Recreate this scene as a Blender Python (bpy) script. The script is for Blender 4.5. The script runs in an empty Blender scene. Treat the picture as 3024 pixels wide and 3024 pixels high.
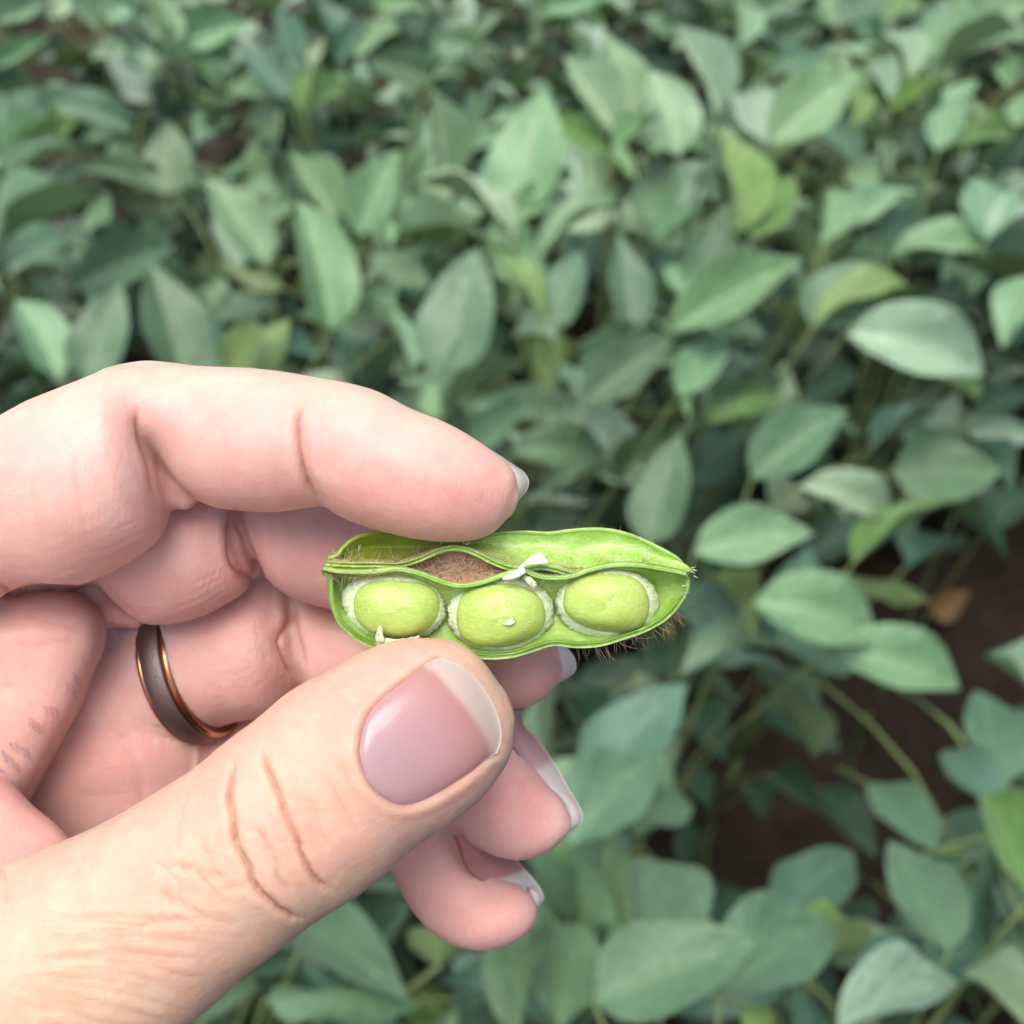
import bpy, bmesh, math, random, time
import numpy as np
import openvdb as vdb
from mathutils import Matrix, Vector
from mathutils.bvhtree import BVHTree
T0 = time.time()
random.seed(7)
rng = np.random.default_rng(11)
sc = bpy.context.scene
COL = sc.collection

# ------------------------------------------------------------------ camera, sky, sun, exposure
FOV = math.radians(45.0)
PITCH = math.radians(45.0)                # the lens looks this far below the horizon
CAM = Vector((0.0, 0.0, 1.35))
D = 135.0                                 # mm from the lens to the held pod
TAN = math.tan(FOV/2)
S = D*TAN/1512.0                          # mm per photo pixel at the pod
cam = bpy.data.cameras.new('camera')
cam_o = bpy.data.objects.new('camera', cam); COL.objects.link(cam_o)
cam.sensor_width = 36.0
cam.lens = 18.0/TAN
cam.clip_start = 0.005; cam.clip_end = 400.0
cam_o.location = CAM
cam_o.rotation_euler = (math.pi/2-PITCH, 0, 0)
cam.dof.use_dof = True
cam.dof.focus_distance = (D-2.0)/1000.0
cam.dof.aperture_fstop = 26.0
sc.camera = cam_o
RIGHT = Vector((1, 0, 0))
UP = Vector((0, math.sin(PITCH), math.cos(PITCH)))
FWD = Vector((0, math.cos(PITCH), -math.sin(PITCH)))

SUN_EL, SUN_ROT = math.radians(76), math.radians(215)
world = bpy.data.worlds.new('World'); sc.world = world
world.use_nodes = True
wn = world.node_tree.nodes; wl = world.node_tree.links
for n in list(wn): wn.remove(n)
w_out = wn.new('ShaderNodeOutputWorld'); w_bg = wn.new('ShaderNodeBackground'); w_sky = wn.new('ShaderNodeTexSky')
w_sky.sky_type = 'NISHITA'; w_sky.sun_disc = False
w_sky.sun_elevation = SUN_EL; w_sky.sun_rotation = SUN_ROT
w_sky.air_density = 1.0; w_sky.dust_density = 6.0; w_sky.ozone_density = 1.0
w_bg.inputs['Strength'].default_value = 0.092
wl.new(w_sky.outputs[0], w_bg.inputs[0]); wl.new(w_bg.outputs[0], w_out.inputs[0])
sun = bpy.data.lights.new('sun', 'SUN'); sun_o = bpy.data.objects.new('sun', sun); COL.objects.link(sun_o)
sun.energy = 1.3; sun.angle = math.radians(42); sun.color = (1.0, 0.96, 0.9)
SUN_DIR = Vector((math.sin(SUN_ROT)*math.cos(SUN_EL), math.cos(SUN_ROT)*math.cos(SUN_EL), math.sin(SUN_EL)))
sun_o.rotation_euler = SUN_DIR.to_track_quat('Z', 'Y').to_euler()
sc.view_settings.view_transform = 'Standard'; sc.view_settings.look = 'None'
sc.view_settings.gamma = 1.0; sc.view_settings.use_curve_mapping = False
sc.view_settings.exposure = 1.08
sc.render.engine = 'CYCLES'
sc.cycles.use_denoising = True
sc.cycles.max_bounces = 8; sc.cycles.diffuse_bounces = 2; sc.cycles.transparent_max_bounces = 8

# ------------------------------------------------------------------ helpers
HAND_ORIGIN = CAM + FWD*(D/1000.0)
HAND_MAT = Matrix.Translation(HAND_ORIGIN) @ Matrix((
    (RIGHT.x, UP.x, -FWD.x), (RIGHT.y, UP.y, -FWD.y), (RIGHT.z, UP.z, -FWD.z))).to_4x4()
# the hand and the pod are modelled in millimetres in this frame: x along the pod, y up the picture plane, z to the photographer

def P(px, py, z):
    k = (D-z)/D*S
    return np.stack(np.broadcast_arrays((np.asarray(px, float)-1512)*k, (1512-np.asarray(py, float))*k, np.asarray(z, float)), -1)

def to_px(v):
    k = D/(D-v[:, 2])/S
    return np.stack([1512+v[:, 0]*k, 1512-v[:, 1]*k], -1)

def hermite(pts, n, t=None):
    """smooth curve through pts (k,m), n samples, chord-length parameter"""
    p = np.asarray(pts, float)
    if len(p) == 2:
        a = np.linspace(0, 1, n)[:, None]; return p[0]*(1-a)+p[1]*a
    if t is None:
        d = np.linalg.norm(np.diff(p, axis=0), axis=1)+1e-6
        t = np.concatenate([[0], np.cumsum(d)])
    m = np.empty_like(p)
    dt = np.diff(t)[:, None]; sl = np.diff(p, axis=0)/dt
    m[1:-1] = (sl[:-1]*dt[1:]+sl[1:]*dt[:-1])/(dt[1:]+dt[:-1])
    m[0] = sl[0]; m[-1] = sl[-1]
    s = np.linspace(t[0], t[-1], n)
    i = np.clip(np.searchsorted(t, s, 'right')-1, 0, len(p)-2)
    h = (t[i+1]-t[i])[:, None]; x = ((s-t[i])[:, None])/h
    return ((2*x**3-3*x**2+1)*p[i]+(x**3-2*x**2+x)*h*m[i]+(-2*x**3+3*x**2)*p[i+1]+(x**3-x**2)*h*m[i+1])

def mesh_obj(name, verts, faces, mat, parent=None, smooth=True, mm=False, data_only=False):
    me = bpy.data.meshes.new(name)
    v = np.asarray(verts, float)
    if mm: v = v/1000.0
    me.from_pydata(v.tolist(), [], faces if isinstance(faces, list) else faces.tolist())
    if smooth: me.polygons.foreach_set('use_smooth', np.ones(len(me.polygons), bool))
    if mat: me.materials.append(mat)
    me.update()
    if data_only: return me
    o = bpy.data.objects.new(name, me); COL.objects.link(o)
    if parent: o.parent = parent
    return o

def tag(o, label=None, cat=None, group=None, kind=None):
    if label: o['label'] = label
    if cat: o['category'] = cat
    if group: o['group'] = group
    if kind: o['kind'] = kind
    return o

def empty(name, mat=None):
    o = bpy.data.objects.new(name, None); COL.objects.link(o)
    o.empty_display_size = 0.02
    if mat is not None: o.matrix_world = mat
    return o

def set_color(me, name, rgb):
    a = me.attributes.new(name, 'FLOAT_COLOR', 'POINT')
    c = np.ones((len(me.vertices), 4), np.float32); c[:, :3] = rgb
    a.data.foreach_set('color', c.ravel())

def grid_faces(nu, nv, wrap=False):
    f = []
    for i in range(nu-1):
        for j in range(nv if wrap else nv-1):
            k = (j+1) % nv
            f.append((i*nv+j, i*nv+k, (i+1)*nv+k, (i+1)*nv+j))
    return f

class NT:
    """small node-tree builder"""
    def __init__(self, name):
        self.m = bpy.data.materials.new(name); self.m.use_nodes = True
        self.t = self.m.node_tree; self.n = self.t.nodes
        for x in list(self.n): self.n.remove(x)
        self.out = self.n.new('ShaderNodeOutputMaterial')
    def node(self, typ, **kw):
        x = self.n.new('ShaderNode'+typ)
        for k, v in kw.items():
            if k in x.inputs.keys() if hasattr(x.inputs, 'keys') else False: x.inputs[k].default_value = v
            else: setattr(x, k, v)
        return x
    def link(self, a, b): self.t.links.new(a, b)
    def val(self, x, sock):
        if hasattr(x, 'is_output') or hasattr(x, 'links'): self.link(x, sock)
        else: sock.default_value = x
    def math(self, op, a, b=0.0, c=None, clamp=False):
        x = self.n.new('ShaderNodeMath'); x.operation = op; x.use_clamp = clamp
        self.val(a, x.inputs[0]); self.val(b, x.inputs[1])
        if c is not None: self.val(c, x.inputs[2])
        return x.outputs[0]
    def mix(self, f, a, b, mode='MIX'):
        x = self.n.new('ShaderNodeMix'); x.data_type = 'RGBA'; x.blend_type = mode
        self.val(f, x.inputs[0])
        for v, s in ((a, x.inputs[6]), (b, x.inputs[7])):
            if isinstance(v, tuple): s.default_value = (*v, 1) if len(v) == 3 else v
            else: self.link(v, s)
        return x.outputs[2]
    def ramp(self, f, stops):
        x = self.n.new('ShaderNodeValToRGB'); self.link(f, x.inputs[0])
        e = x.color_ramp.elements
        while len(e) < len(stops): e.new(0.5)
        for k, (p, c) in zip(e, stops):
            k.position = p; k.color = (c, c, c, 1) if not isinstance(c, tuple) else (*c, 1)
        return x.outputs[0]
    def noise(self, vec, scale, detail=3.0, rough=0.5, dist=0.0):
        x = self.n.new('ShaderNodeTexNoise'); x.inputs['Scale'].default_value = scale
        x.inputs['Detail'].default_value = detail; x.inputs['Roughness'].default_value = rough
        x.inputs['Distortion'].default_value = dist
        if vec is not None: self.link(vec, x.inputs['Vector'])
        return x.outputs[0]
    def attr(self, name):
        x = self.n.new('ShaderNodeAttribute'); x.attribute_name = name; return x
    def coord(self, which='Object'):
        return self.n.new('ShaderNodeTexCoord').outputs[which]
    def mapping(self, vec, scale=(1, 1, 1), rot=(0, 0, 0)):
        x = self.n.new('ShaderNodeMapping'); self.link(vec, x.inputs[0])
        x.inputs['Scale'].default_value = scale; x.inputs['Rotation'].default_value = rot
        return x.outputs[0]
    def bump(self, h, strength, dist, normal=None):
        x = self.n.new('ShaderNodeBump'); x.inputs['Strength'].default_value = strength
        x.inputs['Distance'].default_value = dist; self.link(h, x.inputs['Height'])
        if normal is not None: self.link(normal, x.inputs['Normal'])
        return x.outputs[0]
    def principled(self, **kw):
        x = self.n.new('ShaderNodeBsdfPrincipled')
        for k, v in kw.items():
            s = x.inputs[k.replace('_', ' ')]
            if isinstance(v, tuple): s.default_value = (*v, 1) if (len(v) == 3 and s.type == 'RGBA') else v
            else: self.val(v, s)
        return x
    def done(self, bsdf):
        self.link(bsdf.outputs[0] if hasattr(bsdf, 'outputs') else bsdf, self.out.inputs[0]); return self.m

# ------------------------------------------------------------------ materials of the hand
def skin_material():
    t = NT('skin'); co = t.coord()
    c = t.attr('tint').outputs['Color']
    mott = t.noise(co, 160, 4, 0.6)
    c = t.mix(t.math('MULTIPLY', t.ramp(mott, [(0.35, 0.0), (0.72, 1.0)]), 0.38), c, (0.74, 0.31, 0.26))
    mot2 = t.noise(co, 420, 3, 0.6)
    c = t.mix(t.math('MULTIPLY', t.ramp(mot2, [(0.42, 0.0), (0.70, 1.0)]), 0.22), c, (0.84, 0.62, 0.50))
    fine = t.noise(co, 900, 3, 0.6)
    c = t.mix(t.math('MULTIPLY', t.ramp(fine, [(0.4, 0.0), (0.7, 1.0)]), 0.10), c, (0.80, 0.60, 0.50))
    vor = t.node('TexVoronoi'); vor.inputs['Scale'].default_value = 1900; vor.feature = 'DISTANCE_TO_EDGE'; t.link(co, vor.inputs['Vector'])
    h = t.math('ADD', t.math('MULTIPLY', t.ramp(vor.outputs[0], [(0.0, 0.0), (0.12, 1.0)]), 0.10), t.math('MULTIPLY', t.noise(co, 1300, 4, 0.65), 0.9))
    h = t.math('ADD', h, t.math('MULTIPLY', t.noise(co, 350, 3, 0.5), 0.8))
    wv = t.node('TexWave'); wv.inputs['Scale'].default_value = 640; wv.inputs['Distortion'].default_value = 5.0; wv.inputs['Detail'].default_value = 1.0; wv.inputs['Detail Scale'].default_value = .25
    t.link(t.mapping(co, (1, .35, 1), (0, 0, .5)), wv.inputs['Vector'])
    h = t.math('ADD', h, t.math('MULTIPLY', wv.outputs['Fac'], t.math('MULTIPLY', t.attr('ridge').outputs['Fac'], .16)))
    nrm = t.bump(h, 0.42, 0.00024)
    rough = t.math('ADD', 0.42, t.math('MULTIPLY', fine, 0.2))
    b = t.principled(Base_Color=c, Roughness=rough, Specular_IOR_Level=0.38, Subsurface_Weight=0.75,
                     Subsurface_Radius=(1.0, 0.36, 0.2), Subsurface_Scale=0.0036, Normal=nrm)
    return t.done(b)

def nail_material():
    t = NT('fingernail_plate'); co = t.coord()
    c = t.attr('tint').outputs['Color']
    n = t.noise(t.mapping(co, (1, 1, 1)), 300, 3, 0.5)
    c = t.mix(t.math('MULTIPLY', n, 0.12), c, (0.85, 0.74, 0.72))
    nrm = t.bump(t.noise(t.mapping(co, (1, 1, 1), (0, 0, 0)), 260, 2, 0.4), 0.15, 0.0002)
    nr = t.noise(t.mapping(co, (.12, 1.6, 1), (0, 0, -.65)), 1500, 2, 0.5)
    nrm = t.bump(nr, 0.12, 0.0002, nrm)
    b = t.principled(Base_Color=c, Roughness=0.2, Specular_IOR_Level=0.5, Coat_Weight=0.8, Coat_Roughness=0.1, Normal=nrm)
    tl = t.node('BsdfTranslucent'); t.link(c, tl.inputs[0]); mx = t.node('MixShader'); mx.inputs[0].default_value = .55
    t.link(b.outputs[0], mx.inputs[1]); t.link(tl.outputs[0], mx.inputs[2])
    return t.done(mx)

def metal(name, col, rough, bump=0.0):
    t = NT(name); co = t.coord()
    n = t.noise(co, 2500, 3, 0.6)
    c = t.mix(t.math('MULTIPLY', n, 0.5), col, tuple(x*0.6 for x in col))
    kw = {}
    if bump: kw['Normal'] = t.bump(n, bump, 0.00015)
    return t.done(t.principled(Base_Color=c, Metallic=1.0, Roughness=rough, **kw))

M_SKIN = skin_material(); M_NAIL = nail_material()
M_BAND = metal('brushed_dark_grey_metal', (0.26, 0.21, 0.20), 0.55, 0.5)
M_COPPER = metal('polished_copper', (0.50, 0.25, 0.14), 0.25)

# ------------------------------------------------------------------ the hand: closed lofts -> one signed distance field -> one mesh
def loft(st, n=60, m=40, cap0=0.9, cap1=0.9, pw=2.0):
    """st rows: ax,ay, bx,by (edges seen in profile), zc, tf, tb (front and back depth / half width)"""
    st = np.asarray(st, float)
    a = P(st[:, 0], st[:, 1], st[:, 4]); b = P(st[:, 2], st[:, 3], st[:, 4])
    row = np.concatenate([a, b, st[:, 5:7]*10], 1)
    mid = (a+b)/2
    d = np.linalg.norm(np.diff(mid, axis=0), axis=1)+0.35*(np.linalg.norm(np.diff(a, axis=0), axis=1)+np.linalg.norm(np.diff(b, axis=0), axis=1))+1e-6
    r = hermite(row, n, np.concatenate([[0], np.cumsum(d)]))
    a, b, th = r[:, :3], r[:, 3:6], r[:, 6:8]/10
    c = (a+b)/2; e = (a-b)/2
    def cap(c0, e0, th0, dirv, L, rev):
        cs, es, ts = [], [], []
        for k in range(1, 10):
            q = k/9*math.pi/2
            cs.append(c0+dirv*L*math.sin(q)); es.append(e0*max(math.cos(q), 0.02)); ts.append(th0)
        if rev: cs, es, ts = cs[::-1], es[::-1], ts[::-1]
        return np.array(cs), np.array(es), np.array(ts)
    d0 = c[0]-c[2]; d0 /= np.linalg.norm(d0); d1 = c[-1]-c[-3]; d1 /= np.linalg.norm(d1)
    # caps leave at right angles to the end section
    for dv, ee in ((d0, e[0]), (d1, e[-1])):
        u = ee/np.linalg.norm(ee); dv -= u*np.dot(u, dv); dv /= np.linalg.norm(dv)
    C0 = cap(c[0], e[0], th[0], d0, np.linalg.norm(e[0])*cap0, True)
    C1 = cap(c[-1], e[-1], th[-1], d1, np.linalg.norm(e[-1])*cap1, False)
    c = np.concatenate([C0[0], c, C1[0]]); e = np.concatenate([C0[1], e, C1[1]]); th = np.concatenate([C0[2], th, C1[2]])
    ph = np.linspace(0, 2*math.pi, m, endpoint=False)
    co, si = np.cos(ph), np.sin(ph)
    x = np.sign(co)*np.abs(co)**(2/pw); y = np.sign(si)*np.abs(si)**(2/pw)
    R = np.linalg.norm(e, axis=1)
    zz = np.where(si[None, :] > 0, th[:, :1], th[:, 1:2])*R[:, None]*y[None, :]
    V = c[:, None, :]+e[:, None, :]*x[None, :, None]
    V[:, :, 2] += zz
    N = len(c)
    V = V.reshape(-1, 3)
    V = np.concatenate([V, [c[0], c[-1]]])
    i, j = np.meshgrid(np.arange(N-1), np.arange(m), indexing='ij'); k = (j+1) % m
    q = np.stack([i*m+j, i*m+k, (i+1)*m+k, (i+1)*m+j], -1).reshape(-1, 4)
    tri = np.concatenate([q[:, [0, 1, 2]], q[:, [0, 2, 3]],
        np.stack([np.full(m, N*m), (np.arange(m)+1) % m, np.arange(m)], -1),
        np.stack([np.full(m, N*m+1), (N-1)*m+np.arange(m), (N-1)*m+(np.arange(m)+1) % m], -1)])
    return V, tri

Z1 = 1.0
LOFTS = {}
# index finger: first joint, then middle and end joint in one loft, a ridge that carries the back of the finger over the knuckle
LOFTS['index_a'] = loft([
    (-420, 1500, -200, 2000, -6, .95, .95), (-200, 1345, -40, 1790, -5, .95, .95), (0, 1238, 90, 1733, -3, .95, .95),
    (104, 1181, 210, 1733, -2, .95, .95), (210, 1137, 320, 1693, -1, .95, .95), (300, 1105, 415, 1636, -1, .95, .95),
    (345, 1088, 462, 1590, -1, .95, .95), (378, 1112, 482, 1535, -1, .95, .95), (404, 1165, 484, 1500, -1.2, 1.05, .95)], cap0=.6, cap1=.13)
LOFTS['index_b'] = loft([
    (440, 1095, 510, 1400, -3, .85, .9), (500, 1076, 560, 1462, -2, .9, .95), (560, 1082, 622, 1494, -1.5, .95, .95), (680, 1087, 700, 1508, -1, .97, .95),
    (800, 1095, 815, 1513, -.5, .98, .95), (900, 1108, 915, 1500, 0, .98, .95), (955, 1117, 955, 1497, 0, .98, .95), (1010, 1126, 995, 1521, .3, 1.0, .95),
    (1114, 1155, 1068, 1552, .6, 1.02, .95), (1215, 1205, 1150, 1577, .8, 1.0, .95), (1310, 1247, 1225, 1595, .8, 1, .95),
    (1400, 1295, 1300, 1602, .6, 1, .95), (1455, 1332, 1365, 1600, .3, .98, .95), (1497, 1368, 1425, 1587, 0, .95, .92), (1520, 1402, 1468, 1562, 0, .95, .92), (1527, 1445, 1498, 1530, 0, 1, .95)], n=90, cap0=.45, cap1=.35)
LOFTS['index_joint'] = loft([(300, 1120, 335, 1470, -1.2, 1.12, .9), (380, 1090, 405, 1400, -1.2, 1.3, .9), (440, 1085, 452, 1330, -1.2, 1.45, .9), (510, 1092, 510, 1350, -1.2, 1.4, .9), (600, 1100, 590, 1430, -1, 1.15, .9)], cap0=.4, cap1=.4)
LOFTS['index_ridge'] = loft([
    (104, 1185, 160, 1420, -3, .8, .9), (280, 1110, 330, 1350, -3, .8, .9), (383, 1073, 420, 1330, -3, .8, .9), (450, 1066, 470, 1330, -3, .8, .9), (520, 1077, 520, 1330, -3, .8, .9),
    (621, 1085, 610, 1330, -3, .8, .9), (760, 1092, 750, 1330, -3, .8, .9)], cap0=.5, cap1=.5)
LOFTS['index_web'] = loft([(430, 1250, 400, 1440, -3, .8, 1), (470, 1300, 440, 1480, -3, .8, 1), (540, 1380, 478, 1497, -3, .7, 1), (592, 1455, 545, 1505, -3.6, .7, 1)], cap0=.4, cap1=.3)
# middle finger
LOFTS['middle_a'] = loft([
    (120, 1400, 60, 1800, -17, .95, .95), (260, 1380, 300, 1730, -16, .95, .95), (360, 1400, 360, 1792, -15.5, .95, .95), (470, 1400, 440, 1843, -15, .95, .95), (560, 1395, 560, 1832, -15, .96, .95),
    (640, 1400, 660, 1788, -15, .95, .95), (672, 1430, 725, 1742, -15, .93, .95), (684, 1500, 735, 1695, -15, .9, .95)], cap0=.5, cap1=.25)
LOFTS['middle_b'] = loft([
    (700, 1400, 742, 1600, -17, .85, .9), (740, 1395, 790, 1705, -16.5, .92, .95), (800, 1395, 850, 1760, -16.5, .95, .95), (900, 1400, 920, 1784, -17, .95, .95), (1000, 1420, 990, 1802, -17.5, .95, .95),
    (1120, 1480, 1080, 1850, -18, .95, .95), (1250, 1550, 1190, 1930, -18, .95, .95), (1370, 1630, 1330, 2020, -17.5, .95, .95), (1480, 1715, 1425, 2070, -16.5, .97, .95),
    (1575, 1800, 1514, 2092, -16, .98, .95), (1620, 1850, 1575, 2082, -15.6, .95, .95), (1645, 1900, 1615, 2058, -15.5, .95, .95), (1657, 1955, 1643, 2024, -15.5, 1, 1)], n=90, cap0=.4, cap1=.3)
LOFTS['middle_web'] = loft([(675, 1500, 670, 1650, -17.5, .8, 1), (730, 1560, 700, 1690, -17.5, .8, 1), (790, 1650, 745, 1710, -18.2, .7, 1)], cap0=.4, cap1=.3)
LOFTS['middle_base'] = loft([(260, 1690, 225, 1760, -19, .9, 1), (320, 1720, 285, 1800, -19, .9, 1), (390, 1770, 325, 1852, -19, .9, 1), (430, 1800, 400, 1856, -19, .8, 1)], cap0=.4, cap1=.4)
# ring finger
LOFTS['ring_a'] = loft([
    (250, 1880, 400, 2310, -29, .9, .95), (400, 1800, 520, 2200, -28, .95, .95), (500, 1752, 610, 2165, -27, .96, .95), (600, 1720, 690, 2135, -26.5, .97, .95), (700, 1690, 765, 2122, -26, .97, .95),
    (780, 1680, 830, 2095, -26, .95, .95), (826, 1700, 868, 2040, -26, .9, .95)], cap0=.5, cap1=.22)
LOFTS['ring_b'] = loft([
    (858, 1730, 905, 2040, -28, .85, .9), (910, 1715, 950, 2100, -28, .92, .95), (1000, 1740, 1010, 2130, -28, .95, .95), (1120, 1800, 1100, 2210, -27, .95, .95), (1250, 1890, 1190, 2330, -25, .95, .95),
    (1380, 1995, 1290, 2432, -22.5, .95, .95), (1470, 2090, 1380, 2485, -20.5, .95, .95), (1535, 2190, 1470, 2524, -19, .95, .95), (1585, 2275, 1535, 2534, -18.3, .97, .95), (1630, 2330, 1592, 2524, -18, .98, .92), (1664, 2368, 1635, 2502, -17.8, 1, .92), (1682, 2405, 1666, 2472, -17.8, 1.1, .95)], n=90, cap0=.4, cap1=.3)
LOFTS['ring_web'] = loft([(855, 1760, 815, 1900, -28.6, .8, 1), (885, 1830, 835, 1950, -28.6, .8, 1), (905, 1930, 858, 2000, -29, .7, 1)], cap0=.4, cap1=.3)
# little finger
LOFTS['little'] = loft([
    (900, 2150, 800, 2480, -33, .95, .95), (1150, 2190, 1000, 2480, -30, .95, .95), (1290, 2290, 1105, 2500, -27, .95, .95), (1370, 2370, 1150, 2563, -25, .95, .95), (1405, 2462, 1180, 2622, -24, .97, .95),
    (1440, 2540, 1225, 2695, -23, .98, .95), (1490, 2597, 1290, 2756, -22.5, 1.0, .95), (1540, 2622, 1370, 2794, -22, 1, .95), (1572, 2650, 1440, 2803, -22, .98, .9), (1587, 2690, 1510, 2783, -22, 1, .9), (1582, 2722, 1555, 2752, -22, 1.1, .95)], n=80, cap0=.5, cap1=.3)
# thumb
LOFTS['thumb'] = loft([
    (-420, 2760, 60, 3480, 6, .85, .95), (-200, 2655, 210, 3330, 6, .85, .95), (0, 2556, 350, 3205, 5.5, .86, .95), (196, 2480, 500, 3075, 5, .87, .95), (371, 2392, 640, 2955, 5, .88, .95),
    (503, 2313, 740, 2868, 5, .9, .95), (599, 2246, 815, 2808, 5, .9, .95), (689, 2175, 890, 2748, 5, .9, .95), (768, 2114, 960, 2698, 5, .88, .95),
    (852, 2047, 1050, 2640, 4.5, .86, .95), (966, 1979, 1150, 2565, 4, .84, .95), (1060, 1930, 1240, 2488, 3.5, .8, .93), (1162, 1894, 1340, 2422, 3, .76, .92),
    (1250, 1885, 1425, 2350, 2.8, .72, .9), (1352, 1900, 1482, 2274, 2.3, .68, .9), (1428, 1958, 1512, 2200, 1.9, .62, .9), (1478, 2025, 1518, 2140, 1.6, .75, .9)], n=120, m=56, cap0=.6, cap1=.2, pw=2.15)
LOFTS['thumb_core'] = loft([(1000, 2060, 1130, 2480, 3, .6, .9), (1200, 1960, 1360, 2330, 2.6, .55, .9), (1345, 1960, 1462, 2255, 2.2, .55, .9)], cap0=.6, cap1=.4)
# palm: flesh below the index finger, ball of the thumb, hollow, back of the hand
LOFTS['web_pad'] = loft([
    (60, 1700, -420, 1700, -17, .45, .8), (160, 1735, -430, 1740, -15, .42, .8), (233, 1766, -430, 1790, -14, .4, .8), (279, 1812, -440, 1830, -13.5, .4, .8), (288, 1860, -440, 1880, -13, .42, .8), (282, 1925, -440, 1950, -13, .42, .8),
    (258, 1985, -430, 2030, -13, .42, .8), (222, 2085, -430, 2130, -13, .42, .8), (175, 2180, -420, 2240, -13.5, .42, .8), (130, 2262, -420, 2340, -14, .4, .8), (85, 2344, -420, 2440, -15, .4, .8), (20, 2450, -420, 2560, -16, .4, .8)], n=70, cap0=.15, cap1=.3, pw=2.6)
LOFTS['thumb_ball'] = loft([
    (-420, 2190, -400, 2900, -8, .5, .8), (-200, 2225, -200, 2900, -7, .5, .8), (0, 2313, -60, 2900, -7, .5, .8), (79, 2381, 20, 2860, -7, .5, .8), (154, 2440, 110, 2800, -7.5, .5, .8), (215, 2500, 190, 2730, -8, .5, .8)], cap0=.5, cap1=.5)
LOFTS['palm_pad'] = loft([
    (330, 1800, 120, 1830, -30, 1, 1), (425, 1850, 90, 1880, -29, .75, 1), (462, 1935, 70, 1960, -27.5, .72, 1), (500, 2030, 50, 2050, -27, .7, 1), (550, 2125, 20, 2150, -27, .62, 1), (585, 2200, -20, 2260, -27.5, .56, 1), (600, 2290, -60, 2400, -29, .5, 1), (560, 2420, -60, 2560, -31, .5, 1), (480, 2560, -60, 2700, -33, .5, 1)], cap0=.3, cap1=.5, pw=2.3)
LOFTS['palm_fill'] = loft([(420, 2150, 420, 2560, -33, .6, .8), (560, 2120, 560, 2500, -33, .62, .8), (700, 2085, 700, 2450, -33, .62, .8), (820, 2060, 820, 2420, -33, .6, .8), (950, 2060, 950, 2400, -33, .6, .8)], cap0=.5, cap1=.4)
LOFTS['palm'] = loft([
    (620, 2130, -600, 1750, -42, .4, .4), (640, 2260, -650, 2050, -42, .4, .4), (620, 2420, -700, 2350, -42, .42, .42), (560, 2600, -760, 2700, -40, .45, .45), (420, 2800, -820, 3050, -36, .5, .5), (200, 3150, -800, 3350, -30, .5, .5)], n=50, cap0=.5, cap1=.5)
LOFTS['hand_back'] = loft([
    (-260, 1500, -900, 1900, -22, .6, .7), (-200, 1900, -1000, 2200, -22, .6, .7), (-160, 2300, -1000, 2600, -20, .6, .7), (-150, 2700, -950, 3000, -18, .6, .7), (-250, 3100, -900, 3400, -16, .65, .7)], cap0=.4, cap1=.4)

VOX = 0.25
HB = 7.0                                 # half band in voxels
tr = vdb.createLinearTransform(VOX)
allv = np.concatenate([v for v, _ in LOFTS.values()])
lo = np.array([-92.0, -84.0, -75.0]); hi = np.array([12.0, 24.0, 22.0])
i0 = np.floor(lo/VOX).astype(int); dims = np.ceil((hi-lo)/VOX).astype(int)
BG = HB*VOX
field = np.full(dims, BG, np.float32)
PARTS = list(LOFTS)
BLK = {}
def smin(a, b, k):
    h = np.clip(1-np.abs(a-b)/k, 0, None)
    return np.minimum(a, b)-h*h*k*0.25
def block(name):
    v, f = LOFTS[name]
    g = vdb.FloatGrid.createLevelSetFromPolygons(v.astype(np.float32), triangles=f.astype(np.uint32), transform=tr, halfWidth=HB)
    b0 = np.maximum(np.floor(v.min(0)/VOX).astype(int)-10, i0); b1 = np.minimum(np.ceil(v.max(0)/VOX).astype(int)+10, i0+dims)
    arr = np.empty(b1-b0, np.float32); g.copyToArray(arr, tuple(int(x) for x in b0))
    return b0, arr
def put(dst, name, k):
    b0, arr = BLK[name]; s = tuple(slice(a-o, a-o+n) for a, o, n in zip(b0, i0, arr.shape))
    dst[s] = smin(dst[s], arr, k)
for nme in PARTS: BLK[nme] = block(nme)
def merge(names, k):
    g = np.full(dims, BG, np.float32)
    for n in names: put(g, n, k)
    return g
KF = 0.5
for names, kin, kout in ((['palm', 'palm_pad', 'palm_fill', 'hand_back'], 3.0, .4), (['web_pad'], 1, .9), (['thumb_ball'], 1, .9),
                         (['ring_a', 'ring_b', 'ring_web'], .9, .7), (['little'], 1, .5), (['middle_a', 'middle_b', 'middle_web', 'middle_base'], .9, .4),
                         (['index_a', 'index_b', 'index_web', 'index_ridge', 'index_joint'], 1.1, .4), (['thumb', 'thumb_core'], 2.0, .6)):
    if len(names) == 1: put(field, names[0], kout)
    else:
        g = merge(names, kin)
        field = smin(field, g, kout)
field[0] = field[-1] = BG; field[:, 0] = field[:, -1] = BG; field[:, :, 0] = field[:, :, -1] = BG
grid = vdb.FloatGrid(BG); grid.transform = tr
grid.copyFromArray(field, tuple(int(x) for x in i0))
HV, HQ = grid.convertToQuads(0.0)
HV = HV.astype(float); HQ = HQ.astype(np.int64)
print('hand verts', len(HV), 'quads', len(HQ), round(time.time()-T0, 1))
part_id = np.zeros(len(HV), int); best = np.full(len(HV), 1e9)
for n, name in enumerate(PARTS):
    b0, arr = BLK[name]
    ix = np.rint(HV/VOX).astype(int)-b0
    ok = np.all((ix >= 0) & (ix < np.array(arr.shape)), 1)
    d = np.full(len(HV), 1e8); ii = ix[ok]; d[ok] = arr[ii[:, 0], ii[:, 1], ii[:, 2]]
    m = d < best; best[m] = d[m]; part_id[m] = n
del field, BLK
def pid(*names): return np.isin(part_id, [PARTS.index(n) for n in names])
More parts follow.
